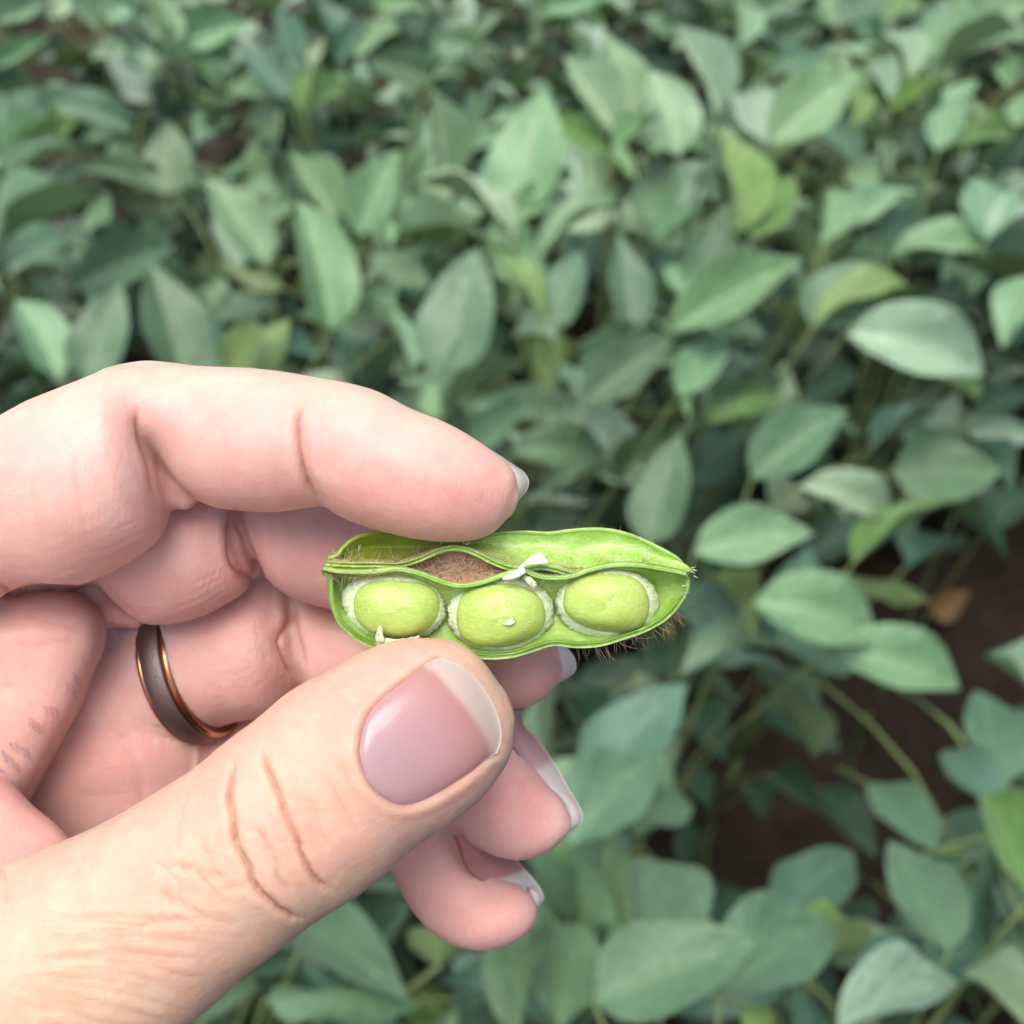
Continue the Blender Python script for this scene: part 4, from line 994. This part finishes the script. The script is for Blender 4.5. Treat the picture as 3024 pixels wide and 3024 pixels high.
# leaves that stand out: region, base x,y, tip x,y, breadth (close-up pixels), tone, height of the base above the ground, leaf shape
HERO = [
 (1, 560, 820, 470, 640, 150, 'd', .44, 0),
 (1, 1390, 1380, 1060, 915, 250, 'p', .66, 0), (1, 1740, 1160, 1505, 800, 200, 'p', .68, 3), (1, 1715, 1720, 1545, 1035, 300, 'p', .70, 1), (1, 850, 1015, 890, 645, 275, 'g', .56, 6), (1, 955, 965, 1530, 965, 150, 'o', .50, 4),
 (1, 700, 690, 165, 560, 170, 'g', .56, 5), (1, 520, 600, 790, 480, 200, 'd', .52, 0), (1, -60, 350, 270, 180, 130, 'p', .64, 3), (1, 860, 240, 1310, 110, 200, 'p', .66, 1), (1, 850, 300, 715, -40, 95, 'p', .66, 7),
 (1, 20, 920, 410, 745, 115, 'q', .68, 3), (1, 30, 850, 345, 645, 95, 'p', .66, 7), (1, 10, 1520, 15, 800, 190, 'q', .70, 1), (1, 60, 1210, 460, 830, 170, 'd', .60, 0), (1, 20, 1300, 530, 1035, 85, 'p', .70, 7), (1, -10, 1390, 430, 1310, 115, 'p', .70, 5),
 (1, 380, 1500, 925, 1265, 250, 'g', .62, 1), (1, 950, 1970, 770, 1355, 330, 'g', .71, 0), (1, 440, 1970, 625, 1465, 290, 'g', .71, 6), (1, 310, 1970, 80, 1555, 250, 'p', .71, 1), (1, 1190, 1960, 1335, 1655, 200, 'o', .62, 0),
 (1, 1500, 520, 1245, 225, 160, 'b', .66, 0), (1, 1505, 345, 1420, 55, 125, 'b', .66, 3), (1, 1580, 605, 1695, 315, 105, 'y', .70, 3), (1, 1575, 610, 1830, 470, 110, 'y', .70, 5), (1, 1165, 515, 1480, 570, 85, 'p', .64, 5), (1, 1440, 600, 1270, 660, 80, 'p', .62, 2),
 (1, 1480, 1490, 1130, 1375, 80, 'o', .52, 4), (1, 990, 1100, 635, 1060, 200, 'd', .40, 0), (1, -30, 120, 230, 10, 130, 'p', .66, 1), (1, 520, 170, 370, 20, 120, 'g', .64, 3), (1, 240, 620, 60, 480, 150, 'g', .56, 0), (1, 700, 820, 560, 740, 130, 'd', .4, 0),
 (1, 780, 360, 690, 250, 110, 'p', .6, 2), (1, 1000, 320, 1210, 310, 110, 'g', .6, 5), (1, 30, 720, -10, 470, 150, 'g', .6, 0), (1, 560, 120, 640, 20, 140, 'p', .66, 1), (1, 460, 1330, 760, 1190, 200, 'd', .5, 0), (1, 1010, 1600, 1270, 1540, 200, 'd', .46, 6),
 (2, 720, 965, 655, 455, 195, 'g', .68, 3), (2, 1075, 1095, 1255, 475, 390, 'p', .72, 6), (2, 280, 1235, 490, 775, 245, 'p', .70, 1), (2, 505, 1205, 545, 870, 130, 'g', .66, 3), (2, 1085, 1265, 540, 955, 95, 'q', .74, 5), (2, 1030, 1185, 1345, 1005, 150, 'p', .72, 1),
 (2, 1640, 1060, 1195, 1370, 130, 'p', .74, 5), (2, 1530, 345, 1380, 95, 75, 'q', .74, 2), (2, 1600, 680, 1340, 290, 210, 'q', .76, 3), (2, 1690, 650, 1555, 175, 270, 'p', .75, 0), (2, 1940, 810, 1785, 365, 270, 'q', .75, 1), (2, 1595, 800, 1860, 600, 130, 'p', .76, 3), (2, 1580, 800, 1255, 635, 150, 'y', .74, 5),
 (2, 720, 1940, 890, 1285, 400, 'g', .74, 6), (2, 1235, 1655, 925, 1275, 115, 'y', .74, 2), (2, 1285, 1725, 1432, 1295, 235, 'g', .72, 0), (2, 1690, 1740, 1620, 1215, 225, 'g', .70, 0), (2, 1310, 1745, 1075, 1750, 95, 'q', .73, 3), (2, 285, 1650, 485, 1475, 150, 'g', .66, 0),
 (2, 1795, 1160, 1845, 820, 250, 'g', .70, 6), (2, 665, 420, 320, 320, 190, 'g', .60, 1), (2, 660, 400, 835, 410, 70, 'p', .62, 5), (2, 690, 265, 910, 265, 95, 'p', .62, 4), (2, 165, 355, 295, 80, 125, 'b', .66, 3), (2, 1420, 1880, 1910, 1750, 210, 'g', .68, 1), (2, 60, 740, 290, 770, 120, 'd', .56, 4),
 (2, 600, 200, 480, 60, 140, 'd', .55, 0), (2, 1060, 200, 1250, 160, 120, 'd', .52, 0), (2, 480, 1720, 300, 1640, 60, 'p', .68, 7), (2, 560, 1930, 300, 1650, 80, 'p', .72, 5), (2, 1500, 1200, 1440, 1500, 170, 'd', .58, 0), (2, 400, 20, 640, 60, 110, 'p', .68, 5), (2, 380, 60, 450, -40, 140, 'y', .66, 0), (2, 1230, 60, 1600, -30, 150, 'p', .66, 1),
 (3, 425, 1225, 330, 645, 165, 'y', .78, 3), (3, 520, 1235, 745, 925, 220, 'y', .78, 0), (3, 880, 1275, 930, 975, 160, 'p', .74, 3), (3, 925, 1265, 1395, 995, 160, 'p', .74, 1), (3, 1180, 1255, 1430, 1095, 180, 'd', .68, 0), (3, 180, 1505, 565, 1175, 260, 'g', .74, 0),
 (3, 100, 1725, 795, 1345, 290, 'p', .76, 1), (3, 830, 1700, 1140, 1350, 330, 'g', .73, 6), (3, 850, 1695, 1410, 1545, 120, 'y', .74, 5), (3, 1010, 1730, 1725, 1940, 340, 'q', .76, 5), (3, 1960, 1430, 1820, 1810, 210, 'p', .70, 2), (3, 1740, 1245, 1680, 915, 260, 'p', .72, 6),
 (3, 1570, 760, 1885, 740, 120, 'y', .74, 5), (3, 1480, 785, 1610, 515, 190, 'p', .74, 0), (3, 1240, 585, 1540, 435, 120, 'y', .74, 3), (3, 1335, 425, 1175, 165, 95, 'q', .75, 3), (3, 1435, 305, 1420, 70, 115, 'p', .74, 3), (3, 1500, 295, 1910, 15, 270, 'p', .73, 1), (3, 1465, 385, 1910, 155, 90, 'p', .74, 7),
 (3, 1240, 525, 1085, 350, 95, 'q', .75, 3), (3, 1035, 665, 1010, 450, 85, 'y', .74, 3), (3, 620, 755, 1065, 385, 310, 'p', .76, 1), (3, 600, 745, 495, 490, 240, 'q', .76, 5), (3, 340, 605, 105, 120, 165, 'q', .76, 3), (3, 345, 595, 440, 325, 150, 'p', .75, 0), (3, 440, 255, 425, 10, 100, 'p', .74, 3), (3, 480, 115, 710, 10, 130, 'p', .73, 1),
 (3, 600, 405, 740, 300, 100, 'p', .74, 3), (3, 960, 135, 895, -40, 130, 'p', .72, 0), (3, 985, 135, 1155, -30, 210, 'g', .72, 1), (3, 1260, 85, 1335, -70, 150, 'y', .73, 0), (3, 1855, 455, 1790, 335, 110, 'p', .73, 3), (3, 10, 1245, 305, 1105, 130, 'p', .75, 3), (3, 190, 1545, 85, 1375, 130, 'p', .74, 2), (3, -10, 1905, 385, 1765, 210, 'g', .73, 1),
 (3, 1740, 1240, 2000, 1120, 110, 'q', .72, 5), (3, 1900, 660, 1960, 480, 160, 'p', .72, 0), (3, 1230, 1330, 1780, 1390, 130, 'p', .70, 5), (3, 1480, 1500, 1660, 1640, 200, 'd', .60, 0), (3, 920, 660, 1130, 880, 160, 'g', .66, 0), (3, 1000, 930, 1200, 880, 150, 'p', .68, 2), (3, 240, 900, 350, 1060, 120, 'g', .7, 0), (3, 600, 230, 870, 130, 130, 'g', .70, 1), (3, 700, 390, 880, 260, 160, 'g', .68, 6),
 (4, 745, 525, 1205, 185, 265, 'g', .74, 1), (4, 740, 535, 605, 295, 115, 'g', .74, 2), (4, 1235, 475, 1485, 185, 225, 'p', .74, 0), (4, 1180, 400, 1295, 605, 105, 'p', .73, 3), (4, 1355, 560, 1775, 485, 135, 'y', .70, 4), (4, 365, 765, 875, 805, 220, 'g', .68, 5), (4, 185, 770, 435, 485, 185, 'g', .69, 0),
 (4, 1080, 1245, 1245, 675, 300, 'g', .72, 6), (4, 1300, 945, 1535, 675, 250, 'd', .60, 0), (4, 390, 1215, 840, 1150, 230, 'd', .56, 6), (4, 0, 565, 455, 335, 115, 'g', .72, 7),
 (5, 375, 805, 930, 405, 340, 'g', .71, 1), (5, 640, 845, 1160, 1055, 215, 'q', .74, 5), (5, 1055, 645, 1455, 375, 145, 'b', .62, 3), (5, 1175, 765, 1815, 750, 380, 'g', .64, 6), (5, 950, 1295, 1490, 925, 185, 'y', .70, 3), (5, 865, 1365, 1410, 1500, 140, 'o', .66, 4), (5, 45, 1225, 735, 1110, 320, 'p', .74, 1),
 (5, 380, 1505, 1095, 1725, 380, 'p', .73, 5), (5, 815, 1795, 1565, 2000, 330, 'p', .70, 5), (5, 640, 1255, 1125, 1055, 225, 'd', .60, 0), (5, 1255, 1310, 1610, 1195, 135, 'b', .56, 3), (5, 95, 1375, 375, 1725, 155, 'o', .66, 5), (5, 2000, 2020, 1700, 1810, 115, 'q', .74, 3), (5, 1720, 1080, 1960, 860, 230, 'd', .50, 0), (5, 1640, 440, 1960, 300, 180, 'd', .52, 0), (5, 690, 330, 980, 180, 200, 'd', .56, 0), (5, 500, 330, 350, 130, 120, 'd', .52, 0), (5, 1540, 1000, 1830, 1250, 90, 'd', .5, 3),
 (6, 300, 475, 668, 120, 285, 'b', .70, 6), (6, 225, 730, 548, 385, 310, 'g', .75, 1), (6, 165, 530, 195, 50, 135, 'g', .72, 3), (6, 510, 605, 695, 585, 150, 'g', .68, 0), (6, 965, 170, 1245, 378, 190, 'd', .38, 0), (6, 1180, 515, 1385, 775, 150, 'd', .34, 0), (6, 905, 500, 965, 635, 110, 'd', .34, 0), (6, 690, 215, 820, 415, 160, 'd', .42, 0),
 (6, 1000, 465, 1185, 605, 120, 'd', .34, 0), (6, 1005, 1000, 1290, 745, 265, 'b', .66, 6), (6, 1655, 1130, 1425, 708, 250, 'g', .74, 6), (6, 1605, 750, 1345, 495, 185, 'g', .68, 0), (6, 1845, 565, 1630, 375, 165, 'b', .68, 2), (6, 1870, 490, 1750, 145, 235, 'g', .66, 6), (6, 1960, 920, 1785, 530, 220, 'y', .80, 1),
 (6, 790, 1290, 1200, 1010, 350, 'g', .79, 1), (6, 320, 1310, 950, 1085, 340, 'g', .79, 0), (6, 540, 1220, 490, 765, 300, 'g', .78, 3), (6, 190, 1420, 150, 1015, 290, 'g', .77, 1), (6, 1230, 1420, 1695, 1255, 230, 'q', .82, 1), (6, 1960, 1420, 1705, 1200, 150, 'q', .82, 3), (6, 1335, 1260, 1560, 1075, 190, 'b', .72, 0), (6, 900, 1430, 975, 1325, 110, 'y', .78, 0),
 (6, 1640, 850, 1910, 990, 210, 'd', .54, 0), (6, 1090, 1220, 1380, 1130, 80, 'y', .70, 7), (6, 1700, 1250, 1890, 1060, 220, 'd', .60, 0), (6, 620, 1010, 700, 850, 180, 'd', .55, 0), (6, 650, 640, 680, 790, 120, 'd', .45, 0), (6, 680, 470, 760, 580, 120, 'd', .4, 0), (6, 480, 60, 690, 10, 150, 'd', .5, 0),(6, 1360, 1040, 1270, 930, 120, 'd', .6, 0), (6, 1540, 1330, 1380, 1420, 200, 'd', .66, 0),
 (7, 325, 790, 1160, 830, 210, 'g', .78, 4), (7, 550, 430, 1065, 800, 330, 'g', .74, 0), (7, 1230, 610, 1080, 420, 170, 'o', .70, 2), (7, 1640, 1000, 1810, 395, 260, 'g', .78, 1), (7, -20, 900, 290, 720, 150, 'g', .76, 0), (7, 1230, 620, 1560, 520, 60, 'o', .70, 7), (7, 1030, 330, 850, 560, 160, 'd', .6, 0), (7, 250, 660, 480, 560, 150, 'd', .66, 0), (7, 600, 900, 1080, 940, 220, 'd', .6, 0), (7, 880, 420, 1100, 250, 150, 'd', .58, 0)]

class Plant: pass
pr = random.Random(5)
PLANTS = []
def new_plant(xy, row, s, h, sparse=False):
    p = Plant(); p.xy = np.asarray(xy, float); p.row = row; p.s = s; p.sparse = sparse
    p.root = bpy.data.objects.new('soybean_plant', None); COL.objects.link(p.root); p.root.empty_display_size = .05
    p.root.location = (p.xy[0], p.xy[1], 0); p.h = h; p.rz = pr.uniform(0, 6.28)
    p.pet = []; p.leaves = 0; p.pxs = []
    PLANTS.append(p); return p
ROWS = [(.62, 1.15, 2.3, .15), (.53, .42, .74, .11), (.03, -.55, 1.15, .15), (.40, -.35, .28, .15), (.77, -.95, 1.95, .17), (1.13, -1.3, 2.1, .15), (1.5, -1.7, 2.3, .17), (1.9, -1.9, 2.6, .22)]
for ri, (off, s0, s1, step) in enumerate(ROWS):
    n = int((s1-s0)/step)+1
    for k in range(n):
        s = s0+k*step+pr.uniform(-.05, .05); o_ = off+pr.uniform(-.05, .05)
        low = .8 if ri in (5, 6) and s < .45 else 1.0
        new_plant(RU*s+RN*o_, ri, s, low*[.48, .43, .72, .46, .60, .56, .58, .56][ri]*pr.uniform(.92, 1.06))
def frame_leaf(B, apx, tpx, w_app):
    """orient a leaf of natural length so that it spans what the photo shows"""
    d = (B-CAM).dot(FWD); r = ray(*tpx)
    app = math.hypot(tpx[0]-apx[0], tpx[1]-apx[1])/1512*TAN*d
    L = max(app*1.03, min(.085, app*1.5))
    best = None
    for k in range(-60, 61):
        t = d+k*.004
        if t <= .05: continue
        T = CAM+r*t
        e = abs((T-B).length-L)+.12*abs((T.z-B.z)+.01)
        if best is None or e < best[0]: best = (e, T)
    T = best[1]; a = (T-B); L = a.length; a.normalize()
    v = (CAM-(B+T)/2).normalized(); vp = (v-a*v.dot(a)).normalized(); s = a.cross(vp)
    Wapp = w_app/1512*TAN*d; W = min(max(Wapp*1.06, .36*L), .80*L)
    c = max(min(Wapp/W, 1), .12); th = math.acos(c)
    n1 = vp*math.cos(th)+s*math.sin(th); n2 = vp*math.cos(th)-s*math.sin(th)
    n = n1 if n1.z > n2.z else n2
    return T, a, n, L, W
HQD = []                                   # where hero leaves stand, to keep filler leaves from covering them
for (R, bx, by, tx, ty, w, tone, h, lm) in HERO:
    ox, oy, k = REG[R]
    b = (ox+bx/k, oy+by/k); t_ = (ox+tx/k, oy+ty/k)
    B = at_height(*b, h)
    T, a, n, L, W = frame_leaf(B, b, t_, w/k)
    mid = (B+T)/2
    pl = min(PLANTS, key=lambda p: (p.xy[0]-B.x)**2+(p.xy[1]-B.y)**2)
    if math.hypot(pl.xy[0]-B.x, pl.xy[1]-B.y) > .15 and CAM.x-2 < B.x < 2.5:
        q = np.array([B.x, B.y]); o0 = RN @ q; off = min((r[0] for r in ROWS[2:]), key=lambda r: abs(r-o0)); step = np.clip(off-o0, -.07, .07)
        pl = new_plant(q+RN*step, 1, 0, .62*B.z, sparse=True)
    loc = Vector((pl.xy[0], pl.xy[1], 0))
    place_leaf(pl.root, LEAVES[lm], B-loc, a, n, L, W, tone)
    pl.leaves += 1; pl.pxs.append(b)
    if tone not in 'do': HQD.append((b[0], b[1], t_[0], t_[1], w/k*.5, (mid-CAM).dot(FWD)))
    pl.pet.append((B-loc, a))
# one dead leaf on the soil
def dead_leaf(R, bx, by, tx, ty, w, col, label):
    ox, oy, k = REG[R]; B = at_height(ox+bx/k, oy+by/k, .035); T = at_height(ox+tx/k, oy+ty/k, .03); a = T-B; L = a.length
    o = place_leaf(None, LEAVES[4].copy(), B, a, Vector((.1, -.3, 1)), L, w/k/1512*TAN*(B-CAM).dot(FWD)*1.25, col, 'dead_leaf')
    o.data.name = 'dead_leaf'; tag(o, label, 'dead leaf')
dead_leaf(5, 1420, 1590, 1620, 1440, 130, (0.17, 0.085, 0.03), 'small orange-brown dead leaf lying on the bare soil')
HQ_ = np.array(HQD)
def covers_hero(v, rad):
    q = project(v)
    if q is None: return False
    r = rad/q[2]/TAN*1512
    ax_, ay_, bx_, by_, w_, z_ = HQ_.T
    ex, ey = bx_-ax_, by_-ay_; l2 = ex*ex+ey*ey
    t = np.clip(((q[0]-ax_)*ex+(q[1]-ay_)*ey)/l2, 0, 1)
    d = np.hypot(q[0]-ax_-t*ex, q[1]-ay_-t*ey)
    return bool(np.any((d < w_*.6+r*.5) & (q[2] < z_+.01)))
CLEAR = np.array([(2030, 2440), (2080, 2350), (2330, 2345), (2440, 2260), (2450, 2090), (2570, 1990), (2600, 1780), (2760, 1620), (3060, 1580), (3060, 1980), (2850, 2080), (2850, 2250), (2700, 2450), (2560, 2560), (2420, 2740), (2080, 2690)], float)
def in_clearing(q):                        # the bare strip of soil between two rows
    return bool(inside(np.array([q[:2]]), CLEAR)[0])
def in_hand(v):
    q = project(v)
    return q is not None and q[2] < .30
for p in PLANTS:
    parts = []
    lean = np.array([pr.uniform(-.06, .06), pr.uniform(-.06, .06)])
    top = np.array([lean[0], lean[1], p.h-.08])
    n = 9; ss = np.linspace(0, 1, n)[:, None]
    st = np.concatenate([lean*ss**1.5, ss*(p.h-.08)], 1)+np.concatenate([np.random.default_rng(int(p.s*1000) % 9999).normal(0, .006, (n, 2)), np.zeros((n, 1))], 1)
    st[0] = (0, 0, -.02)
    parts.append(tube(st, np.linspace(.0045, .0022, n), 6))
    def stem_at(z):
        z = min(max(z, 0), p.h-.08); return np.array([np.interp(z, st[:, 2], st[:, k]) for k in range(3)])
    def petiole(a, b, r=.0016):
        m = (a+b)/2+np.array([0, 0, .02+.1*np.linalg.norm(b[:2]-a[:2])])
        parts.append(tube(hermite([a, m, b], 7), np.linspace(r*1.2, r*.7, 7), 5))
    for B, a in p.pet:
        b = np.array(B); petiole(stem_at(b[2]-.07-.4*np.linalg.norm(b[:2])), b, .0013)
    # trifoliate leaves up the stem
    z = .10 if not p.sparse else 9; az = p.rz
    while z < p.h-.05:
        f = z/p.h; az += 2.4+pr.uniform(-.5, .5)
        Lp = (.10+.13*(1-abs(f-.55)))*pr.uniform(.8, 1.2); el = math.radians(pr.uniform(25, 60))
        a0 = stem_at(z); dirh = np.array([math.cos(az), math.sin(az), 0])
        e = a0+dirh*Lp*math.cos(el)+np.array([0, 0, Lp*math.sin(el)])
        cap_h = p.h-.02
        if e[2] > cap_h: e[2] = cap_h-pr.uniform(0, .06)
        L = pr.uniform(.07, .12)*(1.0 if f < .85 else .75)
        any_ = False
        for da, ll in ((0, 1.0), (1.25, .88), (-1.25, .88)):
            a2 = az+da+pr.uniform(-.25, .25); pit = pr.uniform(-.55, .35) if f < .55 else pr.uniform(-.35, 1.1)
            ad = np.array([math.cos(a2)*math.cos(pit), math.sin(a2)*math.cos(pit), math.sin(pit)])
            nn = Vector((pr.gauss(0, .35), pr.gauss(-.12, .35), 1))
            Lk = L*ll; b0 = e+dirh*(.02 if da == 0 else .004)
            wp = Vector((p.xy[0], p.xy[1], 0))+Vector(b0+ad*Lk*.5)
            if in_hand(wp) or covers_hero(wp, Lk*.42): continue
            q = project(wp)
            if q is None or (wp-CAM).length < .35: continue
            if any(in_clearing(project(Vector((p.xy[0], p.xy[1], 0))+Vector(b0+ad*Lk*t_)) or (0, 0)) for t_ in (.05, .5, .95)): continue
            tone = pr.choice('ddbd') if p.row in (1, 3) else pr.choice('ggpgbp') if f > .7 else pr.choice('gddddb')  # lower leaves coloured darker, so canopy shade is partly painted
            if f > .6 and p.s > .55 and p.xy[1] > .8 and pr.random() < .5: tone = pr.choice('pq')  # brightness of sky-lit leaves put into paler colours
            if p.row in (4, 5, 6, 7) and p.s < .45 and pr.random() < .6: tone = pr.choice('dddb')  # left rows take darker leaf colours to deepen their shade
            if pr.random() < .02: tone = 'y'
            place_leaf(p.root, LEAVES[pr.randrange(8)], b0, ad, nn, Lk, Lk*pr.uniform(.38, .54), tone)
            p.leaves += 1; any_ = True; p.pxs.append(q[:2])
        if any_: petiole(a0, e)
        z += pr.uniform(.017, .029)
    sv, sf = merge_meshes(parts)
    mesh_obj('stem', sv, sf, M_STEM, p.root)
print('plants', len(PLANTS), sum(p.leaves for p in PLANTS), round(time.time()-T0, 1))
for p in PLANTS:
    if p.leaves == 0:
        for c in list(p.root.children): bpy.data.objects.remove(c)
        bpy.data.objects.remove(p.root); p.root = None
PLANTS = [p for p in PLANTS if p.root]
# which plants the picture shows, found with a coarse depth map of the leaves, so that each gets a description of its own
GZ = np.full((126, 126), 1e9); GI = np.full((126, 126), -1)
HX = HPX[::7]/24.0
for x, y in HX.astype(int):
    if 0 <= x < 126 and 0 <= y < 126: GZ[y, x] = 0; GI[y, x] = -2
for i, p in enumerate(PLANTS):
    for c in p.root.children:
        if not c.name.startswith('leaf'): continue
        m = c.matrix_basis
        for t in (.15, .3, .45, .6, .8):
            w = p.root.location+m @ Vector((0, t, 0)); q = project(w)
            if q is None: continue
            x, y = int(q[0]//24), int(q[1]//24)
            r = int(m.col[0].xyz.length*.4/q[2]/TAN*1512/24)
            for yy in range(max(y-r, 0), min(y+r+1, 126)):
                for xx in range(max(x-r, 0), min(x+r+1, 126)):
                    if q[2] < GZ[yy, xx]: GZ[yy, xx] = q[2]; GI[yy, xx] = i
CN = ['at the far left', 'well left of centre', 'just left of centre', 'at mid-width', 'just right of centre', 'well right of centre', 'at the far right']
RWN = ['along the top edge', 'in the upper rows', 'a little above the hand', 'level with the knuckles', 'level with the pod', 'level with the thumb', 'along the bottom edge']
cells = {}
for i, p in enumerate(PLANTS):
    ys, xs = np.nonzero(GI == i); p.vis = len(xs)
    if p.vis: p.c = (xs.mean()*24, ys.mean()*24)
    cl = np.mean([c.color[1]/(c.color[0]+.01) for c in p.root.children if c.name.startswith('leaf')]); p.lum = np.mean([c.color[1] for c in p.root.children if c.name.startswith('leaf')])
    p.yel = max([c.color[0]/c.color[2] for c in p.root.children if c.name.startswith('leaf')]) > 2.2
special = [((2350, 1450), 'with broad drooping leaves overhanging the bare soil'), ((1700, 1500), 'behind the index fingertip and the pod'), ((2450, 1750), 'right beside the pod tip, leaves reaching over the soil'), ((1900, 2300), 'between the ring fingertip and the bare soil'),
           ((2050, 2800), 'with large pale leaves below the little finger'), ((1000, 2900), 'showing under the thumb and little finger'), ((2850, 2550), 'at the right edge below the bare soil'), ((2000, 1100), 'with two bright yellow-green leaves at its top'), ((300, 900), 'right behind the index knuckle')]
used = set()
for p in sorted(PLANTS, key=lambda p: -p.vis):
    if p.vis < 12:
        tag(p.root, 'leafy soybean plant almost hidden behind its neighbours in the crowded rows', 'soybean plant', 'soybean plants almost hidden in the rows'); continue
    look = 'pale leafy' if p.lum > .215 else ('dark leafy' if p.lum < .16 else 'leafy')
    tail = ' and some yellow-green leaflets' if p.yel else ''
    opts = [(math.dist(c, p.c), ph) for c, ph in special if ph not in used]
    opts = [o for o in opts if o[0] < 230]
    if opts: ph = min(opts)[1]; used.add(ph); lab = 'soybean plant '+ph
    else:
        cand = []
        for ci in range(7):
            for ri in range(7):
                ph = RWN[ri]+' '+CN[ci]
                if ph not in used: cand.append((math.dist(((ci+.5)*432, (ri+.5)*432), p.c), ph))
        if not cand or min(cand)[0] > 330:
            c2_ = [(math.dist(((ci+.5)*432, (ri+.5)*432), p.c), RWN[ri]+' '+CN[ci]) for ci in range(7) for ri in range(7)]
            c2_ = [o for o in c2_ if o[1]+'#' not in used]
            if p.vis > 14 and c2_ and min(c2_)[0] < 330:
                ph = min(c2_)[1]; used.add(ph+'#')
                tag(p.root, 'half-hidden lower soybean plant '+ph, 'soybean plant', 'soybean plants growing in rows'); continue
            tag(p.root, 'leafy soybean plant almost hidden behind its neighbours in the crowded rows', 'soybean plant', 'soybean plants almost hidden in the rows'); continue
        dd, ph = min(cand); used.add(ph)
        lab = look+' soybean plant '+ph
        if len((lab+tail).split()) <= 15: lab += tail
    tag(p.root, lab, 'soybean plant', 'soybean plants growing in rows')
print('plants in view', sum(p.vis >= 12 for p in PLANTS), round(time.time()-T0, 1))
bpy.context.view_layer.update()
